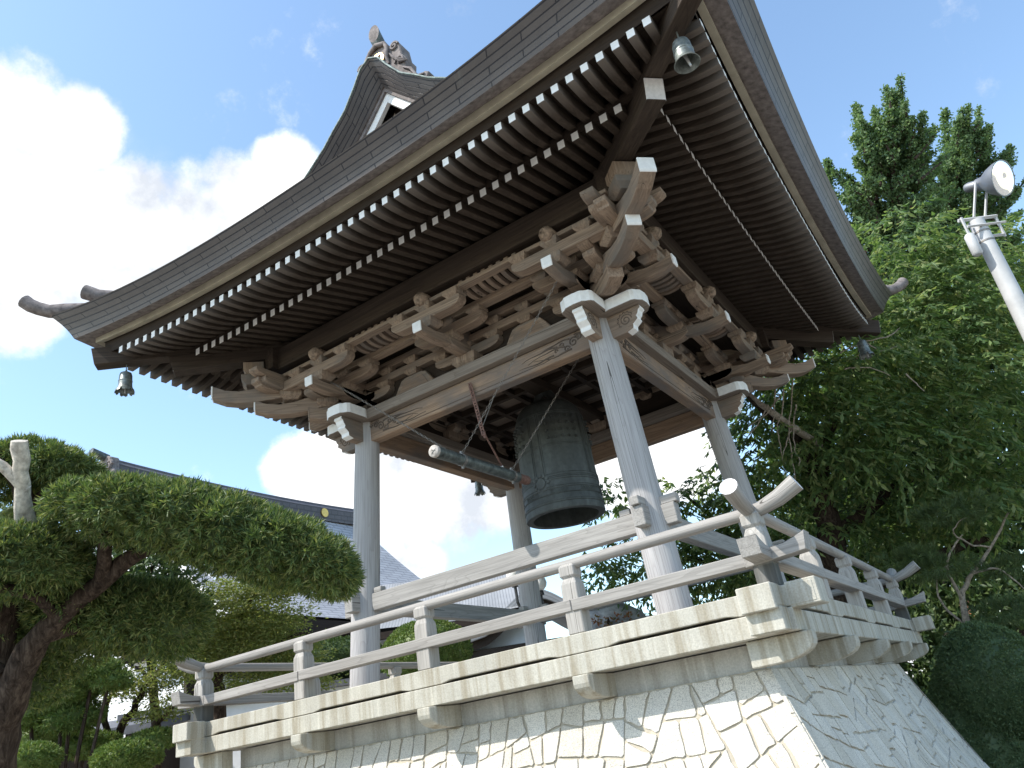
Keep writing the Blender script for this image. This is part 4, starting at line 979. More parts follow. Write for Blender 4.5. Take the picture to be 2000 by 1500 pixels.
# =================================================================== FLOODLIGHT ON ITS POLE
FP = spot(1905, 430, 9.0); fx, fy = FP.x, FP.y; ft = FP.z
pole = thing('floodlight_pole', 'tall pale steel pole with step pegs and a silver floodlight on top', 'floodlight', (fx, fy, 0))
mb = MB(); mb.tube([(fx, fy, 0), (fx, fy, ft * .5), (fx, fy, ft - .02)], [0.135, 0.115, 0.085], 24); mb.build('pole', 'galv', pole, smooth=50, z=0)
mb = MB()
for i in range(8):
    z = 1.2 + i * 0.45; s = 1 if i % 2 else -1
    mb.tube([(fx + s * .08, fy - .05, z), (fx + s * .24, fy - .08, z), (fx + s * .25, fy - .08, z + .02)], .008, 6)
mb.build('step_pegs', 'galv', pole, z=0)
mb = MB()
for z in (ft - .33, ft - .20): mb.tube([(fx, fy, z), (fx, fy, z + .02)], .092, 24)
mb.build('pole_strap', 'chain', pole, z=0, smooth=40)
W = [(-.22, 0), (.25, 0)]; mb = MB(); rx, ry = CR.x / math.hypot(CR.x, CR.y), CR.y / math.hypot(CR.x, CR.y)
def fp(u, v, z): return Vector((fx + rx * u - ry * v, fy + ry * u + rx * v, ft + z))
def bar(q, p0, p1, t=.02):
    q.tube([p0, p1], t, 4)
bar(mb, fp(-.20, 0, .02), fp(.27, 0, .02), .024); bar(mb, fp(-.20, -.06, .02), fp(-.20, -.06, -.28), .016); bar(mb, fp(.25, 0, .02), fp(.25, 0, -.27), .016); bar(mb, fp(-.20, -.09, -.13), fp(.26, -.09, -.13), .016)
bar(mb, fp(.07, 0, -.24), fp(.26, 0, -.24), .02); mb.build('lamp_bracket', 'galv', pole, z=0)
mb = MB(); q0 = fp(-.21, -.06, -.22); mb.tube([q0, q0 + Vector((0, 0, -.02)), q0 + Vector((0, 0, -.26)), q0 + Vector((0, 0, -.28))], [.04, .056, .056, .04], 16); mb.build('ballast_can', 'galv', pole, smooth=40, z=0)
ldir = (CR * 0.42 + CU * 0.04 - CF * 0.90).normalized()
lc = spot(1958, 348, 8.85) - ldir * .2
lat = [(-.24, .0), (-.238, .05), (-.20, .062), (-.10, .062), (-.095, .075), (-.02, .085), (.06, .15), (.15, .195), (.20, .208), (.21, .212), (.21, .20), (.15, .185), (.06, .14), (0, .09), (0, 0)]
def axis_lathe(q, c, ax, prf, n=32):
    ax = ax.normalized(); u = ax.orthogonal().normalized(); w = ax.cross(u); vs = []; fs = []
    for h, r in prf:
        for j in range(n): t = 2 * PI * j / n; vs.append(c + ax * h + u * (r * math.cos(t)) + w * (r * math.sin(t)))
    for i in range(len(prf) - 1):
        for j in range(n): fs.append((i * n + j, i * n + (j + 1) % n, (i + 1) * n + (j + 1) % n, (i + 1) * n + j))
    q.add(vs, fs)
mat, t_, b_ = material('polished_reflector'); b_.inputs['Base Color'].default_value = (.24, .245, .25, 1); b_.inputs['Metallic'].default_value = .85; b_.inputs['Roughness'].default_value = .5; M['refl'] = mat
mat, t_, b_ = material('lamp_glass'); b_.inputs['Base Color'].default_value = (.86, .9, .9, 1); b_.inputs['Transmission Weight'].default_value = .95; b_.inputs['Roughness'].default_value = .06; M['glass'] = mat
mb = MB(); axis_lathe(mb, lc, ldir, lat); lh = mb.build('lamp_housing', 'refl', pole, smooth=40, z=0)
mb = MB(); axis_lathe(mb, lc, ldir, [(.205, .0), (.216, .09), (.213, .15), (.206, .20), (.200, .20), (.2, 0)]); mb.build('lamp_glass', 'glass', lh, smooth=50, z=0)
mb = MB()
for s in (-1, 1):
    sidev = ldir.cross(Vector((0, 0, 1))).normalized() * (.10 * s); bar(mb, lc - ldir * .05 + sidev, fp(.06, 0, .02) + sidev, .014)
mb.build('lamp_yoke', 'galv', lh, z=0)

# =================================================================== TEMPLE HALL BEHIND, LEFT
RX, RZ = -14.5, 6.72
hall = thing('temple_hall', 'large temple hall with grey shingle roof and dark curved ridge behind the trees', 'temple hall', (RX, 8, 0))
EX, EZ = -9.5, 2.14; Y0, Y1h, Y2h = 3.3, 12.1, 12.8
def hz(t): return lerp(RZ, EZ, t) - 0.35 * math.sin(PI * t)       # t 0 ridge .. 1 eave
ts = [0, .15, .3, .45, .6, .75, .9, 1.0]
mb = MB()
for s in (1, -1):
    P = []; GR = []
    for t in ts:
        x = RX + s * (EX - RX) * t; ye = lerp(Y1h, Y2h, t); ys_ = Y0 if t < .55 else Y0 - 1.2 * (t - .55)
        row = [lerp(ys_, ye, i / 12) for i in range(13)]; P.append([(x, y, hz(t) + .5 * max(0, t - .7) * ((i - 6) / 6) ** 4) for i, y in enumerate(row)]); GR.append([(y, t * 7.2, 0) for y in row])
    mb.grid(P, GR, 0, flip=(s == -1))
P = []; GR = []
for t in ts:
    hw = (EX - RX) * t; P.append([(RX + hw * u, lerp(Y1h, Y2h, t), hz(t) + .5 * max(0, t - .7) * u ** 4) for u in np.linspace(-1, 1, 9)]); GR.append([(u * hw, t * 5, 0) for u in np.linspace(-1, 1, 9)])
mb.grid(P, GR, 0, flip=True); mb.build('roof', 'halltile', hall, smooth=40)
mb = MB()      # thick eave edge under the roof
mb.box(EX - .55, EX - .02, Y0 - .4, Y2h, EZ - .34, EZ - .05); mb.box(EX - 4, EX - .5, Y0 - .4, Y2h - .4, EZ - .30, EZ - .2); mb.build('eave_board', 'dark', hall)
mb = MB(); ys_ = np.linspace(Y0 - .25, Y1h + .2, 14)
def rz(y): return 0.13 * ((y - 7.3) / 4.7) ** 2
sec = [(-.28, -.32), (-.28, .12), (-.16, .22), (.16, .22), (.28, .12), (.28, -.32)]
mb.grid([[(RX + a_, y, RZ + b_ + rz(y)) for y in ys_] for a_, b_ in sec], [[(y, b_ + abs(a_), 0) for y in ys_] for a_, b_ in sec], flip=True)
for yy in (ys_[0], ys_[-1]): mb.add([(RX + a_, yy, RZ + b_ + rz(yy)) for a_, b_ in sec], [tuple(range(6)) if yy == ys_[-1] else tuple(reversed(range(6)))])
rd_ = mb.build('ridge', 'ridgetile', hall, smooth=30)
mb = MB(); mb.tube([(RX, y, RZ + .24 + rz(y)) for y in ys_], .11, 10); mb.build('ridge_cap', 'ridgetile', rd_, smooth=50)
mb = MB(); yg = 10.34; mb.tube([(RX + .275, yg, RZ + .0), (RX + .32, yg, RZ + .0)], .15, 20); mb.build('gilt_crest', 'gold', rd_, smooth=40)
mb = MB(); mb.prism([(-.55, -.75), (.55, -.75), (.62, -.45), (.45, -.3), (.5, 0), (.33, .12), (.3, .42), (.12, .5), (-.12, .5), (-.3, .42), (-.33, .12), (-.5, 0), (-.45, -.3), (-.62, -.45)], (RX, Y0 - .4, RZ - .05), (1, 0, 0), (0, 0, 1), (0, .26, 0)); orn = mb.build('ridge_ornament', 'orn', rd_, bevel=.03)
for s in (-1, 1):
    for (a_, b_, r_, sg) in ((.3, .12, .14, s), (.4, -.45, .15, -s)):
        q = MB(); scroll(q, RX + s * a_, RZ + b_, r_, 1.4, sg, Y0 - .42, .04); q.build('ornament_scroll', 'orn', orn)
q = MB(); q.tube([(RX, Y0 - .3, RZ + .42), (RX, Y0 - .75, RZ + .52)], .11, 14); q.build('ridge_end_cylinder', 'logmat', orn, smooth=40)
mb = MB(); mb.box(-20, -11.6, 3.4, 12.2, -ZO, 2.3); mb.build('wall', 'plaster', hall)
mb = MB(); mb.box(-11.6, -11.52, 3.4, 12.2, 1.55, 1.85); mb.box(-11.6, -11.52, 3.4, 12.2, .2, .4); 
for y in (3.5, 5.6, 7.7, 9.8, 12.0): mb.box(-11.6, -11.5, y - .12, y + .12, -ZO, 1.55)
mb.build('wall_timber', 'raf', hall)
mb = MB()
for yy in (4.5, 6.3, 7.1):
    for i in range(4):
        for j in range(2): mb.box(-11.6, -11.49, yy + i * .22, yy + i * .22 + .13, .95 + j * .22, 1.08 + j * .22)
mb.build('square_vents', 'black', hall)
mb = MB(); mb.prism([(-4.5, 2.2), (4.5, 2.2), (0, 7.0)], (RX, Y0 + .3, 0), (1, 0, 0), (0, 0, 1), (0, .1, 0)); mb.build('gable_board', 'plaster', hall)

# entrance building with a curved karahafu gable, seen between the railing bars
def box_at(px, py, d): p = spot(px, py, d); return p - Vector((0, 0, ZO))
kc = box_at(1040, 1150, 19)      # crown of the arch
EH = thing('entrance_building', 'white-walled building with a curved arched grey roof behind the tower columns', 'building', (kc.x, kc.y, 0))
ax_ = Vector((CR.x, CR.y, 0)).normalized(); ay_ = Vector((-ax_.y, ax_.x, 0))
def kp(u, v, z): return kc + ax_ * u + ay_ * v + Vector((0, 0, z))
def kar(u): 
    a_ = abs(u); return -0.75 * (1 - math.cos(min(1, a_ / 1.5) * PI)) / 2 - (0.28 * (a_ - 1.5) if a_ > 1.5 else 0) + (0.16 * (a_ - 2.2) ** 2 if a_ > 2.2 else 0)
us = np.linspace(-2.9, 2.9, 41)
mb = MB(); mb.grid([[kp(u, v, kar(u)) for u in us] for v in (0, 1.5, 4)], [[(u, v, 0) for u in us] for v in (0, 1.5, 4)]); mb.grid([[kp(u, 0.0, kar(u) - .22) for u in us], [kp(u, 0, kar(u)) for u in us]], [[(u, 0, 0) for u in us], [(u, .2, 0) for u in us]]); mb.grid([[kp(u, .5, kar(u) - .22) for u in us], [kp(u, 0, kar(u) - .22) for u in us]])
mb.build('arched_roof', 'seam', EH, smooth=50)
mb = MB(); mb.grid([[kp(u, .12, kar(u) - .42) for u in us if abs(u) < 2.2], [kp(u, .12, kar(u) - .2) for u in us if abs(u) < 2.2]]); mb.build('arch_board', 'dark', EH)
mb = MB(); v8 = [kp(-2.0, .3, -6), kp(2.0, .3, -6), kp(2.0, 3.8, -6), kp(-2.0, 3.8, -6), kp(-2.0, .3, -1.25), kp(2.0, .3, -1.25), kp(2.0, 3.8, -1.25), kp(-2.0, 3.8, -1.25)]; mb.hexa(v8); mb.build('wall', 'plaster', EH)
mb = MB()
for u in (-1.9, -.65, .65, 1.9): mb.hexa([kp(u + a_, .22 + b_, z_) for z_ in (-6, -1.2) for a_, b_ in ((-.1, 0), (.1, 0), (.1, .1), (-.1, .1))])
mb.hexa([kp(a_, b_, z_) for z_ in (-1.45, -1.2) for a_, b_ in ((-2.1, .2), (2.1, .2), (2.1, .3), (-2.1, .3))]); mb.build('wall_timber', 'raf', EH)
# lower connecting roof in front of the hall
wc = box_at(880, 1165, 20)
CB = thing('corridor_building', 'low corridor building with pale ribbed roof beside the temple hall', 'building', (wc.x, wc.y, 0))
def wp(u, v, z): return wc + ax_ * u + ay_ * v + Vector((0, 0, z))
mb = MB(); mb.grid([[wp(u, v, z + .10 * abs(u / 3) ** 2) for u in np.linspace(-3.2, 1.9, 9)] for v, z in ((-1.2, -.75), (-.4, -.35), (.6, .22), (1.6, .85))], [[(v, u, 0) for u in np.linspace(-3.2, 1.9, 9)] for v in (-1.2, -.4, .6, 1.6)]); mb.build('roof', 'seam', CB, smooth=40)
mb = MB(); mb.hexa([wp(a_, b_, z_) for z_ in (-.96, -.80) for a_, b_ in ((-3.2, -1.18), (1.9, -1.18), (1.9, -1.0), (-3.2, -1.0))]); mb.build('eave_board', 'dark', CB)
mb = MB(); mb.hexa([wp(a_, b_, z_) for z_ in (-6, -.75) for a_, b_ in ((-3.0, -.5), (1.8, -.5), (1.8, 1.6), (-3.0, 1.6))]); mb.build('wall', 'plaster', CB)
mb = MB()
for u in (-2.6, -1.4, -.2, 1.0): mb.hexa([wp(u + a_, -.56 + b_, z_) for z_ in (-2.6, -1.5) for a_, b_ in ((-.35, 0), (.35, 0), (.35, .1), (-.35, .1))])
mb.build('window', 'black', CB)
# globe lamp post behind the tower
gp = box_at(1053, 1139, 13)
GL = thing('globe_lamp_post', 'twin white globe lamp on a dark post behind the back column', 'street lamp', (gp.x - .25, gp.y - .15, 0))
for (px, py) in ((1053, 1139), (1003, 1123)):
    c = box_at(px, py, 13); mb = MB(); mb.lathe([(0.0, -.13), (.07, -.11), (.115, -.06), (.13, 0), (.115, .06), (.07, .11), (0, .13)], c, 20); mb.build('globe', 'white', GL, smooth=60)
    mb = MB(); mb.tube([c - Vector((0, 0, .13)), c - Vector((0, 0, .20))], [.05, .06], 10); mb.tube([c - Vector((0, 0, .2)), c - Vector((0, 0, .45)), (gp.x - .25, gp.y - .15, gp.z - .6)], .025, 8); mb.build('arm', 'black', GL)
mb = MB(); mb.tube([(gp.x - .25, gp.y - .15, -ZO), (gp.x - .25, gp.y - .15, gp.z - .45)], .05, 10); mb.build('post', 'black', GL)
# low outbuilding and white wall, lower left
p = box_at(215, 1425, 11.5)
OB = thing('low_outbuilding', 'low white outbuilding with dark flat-pitched roof under the garden trees', 'building', (p.x, p.y, 0))
mb = MB(); mb.hexa([p + ax_ * a_ + ay_ * b_ + Vector((0, 0, z_)) for a_, b_, z_ in ((-2.2, -.2, -.12), (.75, -.2, -.12), (.75, 3, .3), (-2.2, 3, .3), (-2.2, -.2, 0), (.75, -.2, 0), (.75, 3, .42), (-2.2, 3, .42))]); mb.build('roof', 'darkroof', OB)
mb = MB(); mb.hexa([p + ax_ * a_ + ay_ * b_ + Vector((0, 0, z_)) for z_ in (-5, -.13) for a_, b_ in ((-2.0, 0.15), (.6, .15), (.6, 2.8), (-2.0, 2.8))]); mb.build('wall', 'dark', OB)
p = box_at(330, 1440, 12.5)
GW = thing('garden_wall', 'plain white plastered garden wall behind the left corner of the deck', 'wall', (p.x, p.y, 0))
mb = MB(); mb.hexa([p + ax_ * a_ + ay_ * b_ + Vector((0, 0, z_)) for z_ in (-5, .35) for a_, b_ in ((-.7, 0), (3.5, 0), (3.5, .25), (-.7, .25))]); mb.build('wall_face', 'plaster', GW)
mb = MB(); mb.hexa([p + ax_ * a_ + ay_ * b_ + Vector((0, 0, z_)) for z_ in (.352, .45) for a_, b_ in ((-.8, -.1), (3.6, -.1), (3.6, .35), (-.8, .35))]); mb.build('coping', 'darkroof', GW)
p = box_at(1775, 1215, 24)
OR = thing('orange_roofed_house', 'distant house with an orange roof glimpsed through the trees at right', 'house', (p.x, p.y, 0))
mb = MB(); mb.prism([(-1.6, 0), (1.6, 0), (0, .9)], p + Vector((-1, 0, -.3)), (0, 1, 0), (0, 0, 1), (3.0, 0, 0)); mb.build('roof', 'orange', OR)
mb = MB(); mb.box(p.x - .9, p.x + 1.9, p.y - 1.4, p.y + 1.4, -ZO, p.z - .3); mb.build('wall', 'plaster', OR)
p = box_at(1195, 1240, 13)
RK = tag(MB().lathe([(0, .52), (.25, .48), (.48, .3), (.6, 0), (.68, -.5), (.75, -1.5), (.8, -p.z - ZO)], p, 14, wob=lambda a_, z: 1 + .18 * math.sin(3 * a_ + 1) + .1 * math.sin(5 * a_)).build('garden_rock', 'rock', None, smooth=60, loc=(p.x, p.y, 0)), 'tall grey garden rock seen between railing and deck near the right column', 'rock')

# =================================================================== PLANTS
def leaves(name, base_, axis, length, width, mat, parent, side=None, fold=0.25):
    """many small leaves in one mesh: base points, axis directions, lengths, widths (numpy)"""
    n = len(base_)
    axis = axis / (np.linalg.norm(axis, axis=1, keepdims=True) + 1e-9)
    if side is None: side = nrs.normal(size=(n, 3))
    side = side - axis * (side * axis).sum(1, keepdims=True); side /= (np.linalg.norm(side, axis=1, keepdims=True) + 1e-9)
    nor = np.cross(axis, side)
    length = np.broadcast_to(np.asarray(length, float), (n,))[:, None]; width = np.broadcast_to(np.asarray(width, float), (n,))[:, None]
    mid = base_ + axis * length * 0.45
    off = nor * width * fold
    v = np.empty((n, 4, 3))
    v[:, 0] = base_; v[:, 1] = mid + side * width * .5 + off; v[:, 2] = base_ + axis * length - nor * width * fold * .3; v[:, 3] = mid - side * width * .5 + off
    o = wloc(parent) if parent else Vector((0, 0, 0))
    v = (v.reshape(-1, 3) - np.array(o))
    me = bpy.data.meshes.new(name)
    me.vertices.add(4 * n); me.vertices.foreach_set('co', v.astype(np.float32).ravel())
    me.loops.add(6 * n); me.polygons.add(2 * n)
    k = np.arange(n)[:, None] * 4
    me.loops.foreach_set('vertex_index', np.concatenate([k, k + 1, k + 2, k, k + 2, k + 3], 1).astype(np.int32).ravel())
    me.polygons.foreach_set('loop_start', np.arange(0, 6 * n, 3, dtype=np.int32)); me.polygons.foreach_set('loop_total', np.full(2 * n, 3, dtype=np.int32))
    me.materials.append(M[mat]); me.update(calc_edges=True); me.validate()
    ob = bpy.data.objects.new(name, me); COL.objects.link(ob)
    if parent: ob.parent = parent
    return ob
def join(parts):
    return [np.concatenate([p[i] for p in parts]) for i in range(len(parts[0]))]
def shell(c, rad, n, thick=0.35, basis=None, lump=0.0, bottom=1.0):
    """points near the surface of an ellipsoid and their outward normals"""
    d = nrs.normal(size=(n, 3)); d /= np.linalg.norm(d, axis=1, keepdims=True)
    if bottom < 1: 
        keep = (d[:, 2] > -0.15) | (nrs.rand(n) < bottom); d = d[keep]; n = len(d)
    r = 1 - thick * nrs.rand(n) ** 1.6
    if lump:
        ph = np.sin(d[:, 0] * 5 + c[0] * 3) * np.sin(d[:, 1] * 6 + c[1] * 2 + 1) * np.sin(d[:, 2] * 5 + 2 + c[2]); r = r * (1 + lump * ph)
    p = d * r[:, None] * np.array(rad); nn = d / np.array(rad); nn /= np.linalg.norm(nn, axis=1, keepdims=True)
    if basis is not None: p = p @ basis; nn = nn @ basis
    return p + np.array(c), nn
CAMB = np.array([list(CR), list(CF.cross(CR) * -1 if False else Vector((CF.x, CF.y, 0)).normalized()), list(Vector((0, 0, 1)))])
hx = Vector((CR.x, CR.y, 0)).normalized(); hyv = Vector((-hx.y, hx.x, 0))
HB = np.array([list(hx), list(hyv), [0, 0, 1]])        # upright frame turned to run with the garden
def sprigs(P, Nn, k, spread, ln, wd, up=0.15):
    n = len(P); B = np.repeat(P, k, 0); A = np.repeat(Nn, k, 0) + nrs.normal(size=(n * k, 3)) * spread; A[:, 2] += up
    return B, A, ln * (0.7 + 0.6 * nrs.rand(n * k)), wd * (0.8 + 0.4 * nrs.rand(n * k))
def ball_core(mb, c, rad, sc=0.72):
    vs = []; fs = []; nu, nv = 12, 8
    for i in range(nv + 1):
        ph = PI * i / nv
        for j in range(nu):
            th = 2 * PI * j / nu; d = np.array([math.sin(ph) * math.cos(th) * rad[0], math.sin(ph) * math.sin(th) * rad[1], math.cos(ph) * rad[2]]) * sc * (1 + .12 * math.sin(3 * th + c[0] * 5) * math.sin(2 * ph + c[1]))
            vs.append(tuple(np.array(c) + d @ HB))
    for i in range(nv):
        for j in range(nu): fs.append((i * nu + j, (i + 1) * nu + j, (i + 1) * nu + (j + 1) % nu, i * nu + (j + 1) % nu))
    mb.add(vs, fs)
def limb(mb, pts, rad, n=9, wig=0.0):
    out_ = []; rr = []
    for i in range(len(pts) - 1):
        for t in np.linspace(0, 1, 5)[:-1]:
            p0 = pts[max(i - 1, 0)]; p1 = pts[i]; p2 = pts[i + 1]; p3 = pts[min(i + 2, len(pts) - 1)]
            q = 0.5 * ((2 * p1) + (p2 - p0) * t + (2 * p0 - 5 * p1 + 4 * p2 - p3) * t * t + (3 * p1 - p0 - 3 * p2 + p3) * t ** 3)
            out_.append(q + Vector((rnd.uniform(-1, 1), rnd.uniform(-1, 1), rnd.uniform(-1, 1))) * wig); rr.append(lerp(rad[i], rad[i + 1], t) * rnd.uniform(.92, 1.08))
    out_.append(pts[-1]); rr.append(rad[-1]); mb.tube(out_, rr, n)

# ---- big cloud-pruned podocarpus, left foreground
D0 = 4.85
nt_base = spot(-20, 1560, 4.95); nt_base.z = 0
nv = thing('cloud_pruned_tree', 'large cloud-pruned evergreen with broad clipped pads reaching towards the left column', 'pruned tree', nt_base)
S = lambda x, y, d=D0: spot(x, y, d)
mb = MB()
b0 = nt_base
limb(mb, [b0, b0 + Vector((.02, .02, 1.0)), S(-5, 1480), S(15, 1380), S(60, 1270), S(115, 1205), S(200, 1135), S(270, 1080), S(330, 1068), S(430, 1078), S(540, 1090)], [.15, .13, .115, .10, .085, .068, .056, .048, .035, .022, .010], 12, .006)
limb(mb, [S(15, 1380), S(0, 1280, 4.94), S(25, 1180, 5.03), S(45, 1090, 5.07), S(48, 1000, 5.11), S(42, 940, 5.11), S(38, 868, 5.11)], [.09, .08, .075, .065, .058, .054, .048], 12, .006)
limb(mb, [S(200, 1135), S(205, 1080, 4.76), S(212, 1010, 4.76), S(225, 960, 4.76)], [.05, .045, .035, .02], 8, .006)
limb(mb, [S(115, 1205), S(60, 1160, 4.67), S(-40, 1140, 4.59), S(-140, 1120, 4.59)], [.04, .035, .03, .02], 8, .006)
limb(mb, [S(90, 1240), S(180, 1215, 5.03), S(270, 1200, 5.2), S(340, 1195, 5.29)], [.055, .045, .03, .015], 8, .006)
limb(mb, [S(48, 1000, 5.11), S(90, 960, 5.16), S(140, 920, 5.2)], [.05, .03, .015], 8, .004)
limb(mb, [S(48, 960, 5.07), S(0, 905, 4.94), S(-40, 880, 4.94)], [.045, .035, .03], 8, .004)
limb(mb, [S(0, 1320), S(-60, 1270, 4.85), S(-150, 1220, 4.85)], [.06, .05, .04], 8, .006)
mb.build('trunk', 'bark', nv, smooth=70, z=0)
mb = MB(); limb(mb, [S(50, 1020, 4.72), S(44, 945, 4.66), S(38, 861, 4.62)], [.052, .046, .045], 12, .009); limb(mb, [S(52, 958, 4.67), S(5, 912, 4.62), S(-30, 893, 4.6)], [.038, .03, .028], 8, .004); mb.build('dead_stub', 'deadwood', nv, smooth=70, z=0)
def pad(ell, per=520, k=9, name='foliage_pad', bottom=0.55, mat='podo', ln=.052, wd=.0085):
    parts = []; core = MB()
    for (px, py, d, rx_, rz_, ry_) in ell:
        c = np.array(S(px, py, d)); f = d / FPX; rad = (rx_ * f, ry_, rz_ * f)
        area = (rad[0] * rad[1] + rad[1] * rad[2] + rad[0] * rad[2]) * 4 / 3 * PI / 3 * 3
        P, Q = shell(c, rad, int(area * per), .30, HB, .10, bottom)
        parts.append(sprigs(P, Q, k, .75, ln, wd)); ball_core(core, c, rad, .62)
    B, A, l_, w_ = join(parts)
    o = leaves(name, B, A, l_, w_, mat, nv)
    core.build('inner_foliage', mat, o, smooth=80, z=0)
pad([(185, 1003, 4.81, 74, 50, .40), (270, 1006, 4.76, 96, 58, .48), (365, 1022, 4.76, 98, 64, .5), (455, 1048, 4.76, 96, 66, .5), (545, 1078, 4.76, 90, 64, .46), (620, 1106, 4.76, 70, 54, .40), (655, 1125, 4.76, 42, 38, .3)], 1450)
pad([(-40, 922, 5.2, 106, 44, .42), (75, 914, 5.25, 80, 38, .4), (132, 924, 5.2, 60, 32, .36)], 1250)
pad([(-60, 1102, 4.72, 140, 76, .5), (55, 1100, 4.76, 100, 68, .42), (115, 1100, 4.76, 50, 52, .3)], 1150)
pad([(175, 1190, 5.2, 95, 62, .45), (270, 1205, 5.29, 92, 68, .45), (335, 1212, 5.29, 66, 70, .4)], 1150, bottom=.8)
pad([(-30, 1230, 5.2, 120, 95, .45), (70, 1170, 5.29, 90, 62, .4), (130, 1240, 5.38, 95, 70, .4), (60, 1320, 5.4, 80, 60, .35)], 700, bottom=.8)
pad([(60, 1005, 5.82, 110, 22, .3)], 500)

# ---- small clipped garden pads, lower left: three separate bushes on stems
def dome_bush(name, label, cat, ell, mat, d, ln=.03, wd=.016, per=1500, stem=True, group=None, k=5, spread=.9):
    p0 = spot(ell[0][0], ell[0][1], d); root = thing(name, label, cat, (p0.x, p0.y, 0), group)
    parts = []; core = MB(); tr = MB()
    for (px, py, rx_, rz_, ry_) in ell:
        c = np.array(spot(px, py, d)); f = d / FPX; rad = (rx_ * f, ry_, rz_ * f)
        area = 4 * PI * ((rad[0] * rad[1]) ** 1.6 / 3 + (rad[1] * rad[2]) ** 1.6 / 3 + (rad[0] * rad[2]) ** 1.6 / 3) ** (1 / 1.6)
        P, Q = shell(c, rad, int(area * per), .14, HB, .04); parts.append(sprigs(P, Q, k, spread, ln, wd)); ball_core(core, c, rad, .88)
        limb(tr, [Vector((p0.x, p0.y, 0)), Vector((lerp(p0.x, c[0], .4), lerp(p0.y, c[1], .4), c[2] * .5)), Vector(c)], [.028, .022, .016], 6, .01)
    B, A, l_, w_ = join(parts); o = leaves('crown', B, A, l_, w_, mat, root); core.build('inner_foliage', mat, o, smooth=80, z=0); tr.build('trunk', 'bark', root, smooth=60, z=0)
    return root
dome_bush('clipped_garden_tree', 'low garden tree clipped into rounded tiers behind the pruned evergreen trunk', 'pruned tree', [(125, 1352, 62, 34, .36), (185, 1310, 45, 20, .3), (60, 1390, 40, 30, .3), (140, 1400, 60, 30, .3), (215, 1330, 40, 16, .25)], 'azalea', 8.2, .05, .012, 900)
dome_bush('clipped_bush', 'bright rounded clipped bush at the foot of the left deck corner', 'bush', [(250, 1478, 62, 30, .36)], 'azalea', 7.8, .04, .012, 1500, group='low clipped bushes')
dome_bush('clipped_bush', 'darker rounded clipped bush in the bottom left corner of the view', 'bush', [(58, 1485, 52, 30, .34)], 'azalea', 7.6, .04, .012, 1300, group='low clipped bushes')
dome_bush('dome_shrub', 'yellow-green dome-clipped shrub behind the railing near the left column', 'shrub', [(832, 1275, 88, 62, .75)], 'azalea', 12.5, .035, .018, 900)
dome_bush('tall_clipped_shrub', 'tall dark green clipped shrub with a rounded top beside the stone base', 'shrub', [(1940, 1330, 95, 112, .6), (1945, 1450, 105, 180, .65)], 'shrub', 9.5, .030, .018, 1500)
dome_bush('hedge', 'low clipped hedge behind the left stretch of railing', 'hedge', [(640, 1290, 110, 40, .5), (760, 1330, 80, 35, .5)], 'clip', 13.5, .04, .02, 700)

dome_bush('clipped_garden_tree', 'rounded bright green pads of a low clipped tree beside the dark left trunk', 'pruned tree', [(90, 1440, 75, 26, .4), (170, 1455, 60, 22, .35), (300, 1445, 40, 18, .3), (20, 1430, 60, 34, .35)], 'azalea', 8.6, .05, .012, 800)

# ---- general leafy tree
def tree(name, label, cat, basep, limbs, clouds, mat, d, mode, ln, wd, per, group=None, trunk_r=.16, bark='bark'):
    root = thing(name, label, cat, (basep.x, basep.y, 0), group)
    tr = MB()
    for pts, rad in limbs: limb(tr, pts, rad, 8, .015)
    parts = []
    for (px, py, dd, rx_, rz_, ry_) in clouds:
        c = np.array(spot(px, py, dd)); f = dd / FPX; rad = np.array((rx_ * f, ry_, rz_ * f))
        area = 4 * PI * ((rad[0] * rad[1]) ** 1.6 / 3 + (rad[1] * rad[2]) ** 1.6 / 3 + (rad[0] * rad[2]) ** 1.6 / 3) ** (1 / 1.6)
        n = int(area * per)
        P, Q = shell(c, rad, n, .75, HB, .18); n = len(P)
        if mode == 'droop':            # arching twigs with hanging leaves
            k = 11; tl = .42 * (0.7 + .6 * nrs.rand(n, 1, 1)); t = np.linspace(0, 1, k)[None, :, None]
            T = Q + nrs.normal(size=(n, 3)) * .5; T[:, 2] *= .35; T /= np.linalg.norm(T, axis=1, keepdims=True)
            B = P[:, None, :] + T[:, None, :] * t * tl; B = B.copy(); B[:, :, 2] -= (t[..., 0] ** 2 * .16 * tl[..., 0] / .42)
            sd = np.cross(T, [0, 0, 1]); alt = (np.arange(k) % 2 * 2 - 1)[None, :, None]
            A = T[:, None, :] * .55 + sd[:, None, :] * alt * .75 + np.array([0, 0, -.75]) + nrs.normal(size=(n, k, 3)) * .28
            parts.append((B.reshape(-1, 3), A.reshape(-1, 3), ln * (.7 + .6 * nrs.rand(n * k)), wd * (.8 + .4 * nrs.rand(n * k))))
        elif mode == 'flat':           # layered feathery sprays
            k = 9; T = Q.copy(); T[:, 2] *= .25; B = np.repeat(P, k, 0) + nrs.normal(size=(n * k, 3)) * np.array([.10, .10, .022]); A = np.repeat(T, k, 0) + nrs.normal(size=(n * k, 3)) * np.array([.8, .8, .3]); A[:, 2] -= .15
            parts.append((B, A, ln * (.6 + .8 * nrs.rand(n * k)), wd * (.8 + .4 * nrs.rand(n * k))))
        elif mode == 'tuft':           # needle tufts
            parts.append(sprigs(P, Q, 22, .55, ln, wd, .5))
        else:
            parts.append(sprigs(P, Q, 5, 1.1, ln, wd, 0.0))
    B, A, l_, w_ = join(parts)
    sd = None
    if mode == 'droop': sd = np.cross(A, np.array([0, 0, 1.0])) + nrs.normal(size=A.shape) * .35
    leaves('crown', B, A, l_, w_, mat, root, sd)
    tr.build('trunk', bark, root, smooth=60, z=0)
    return root
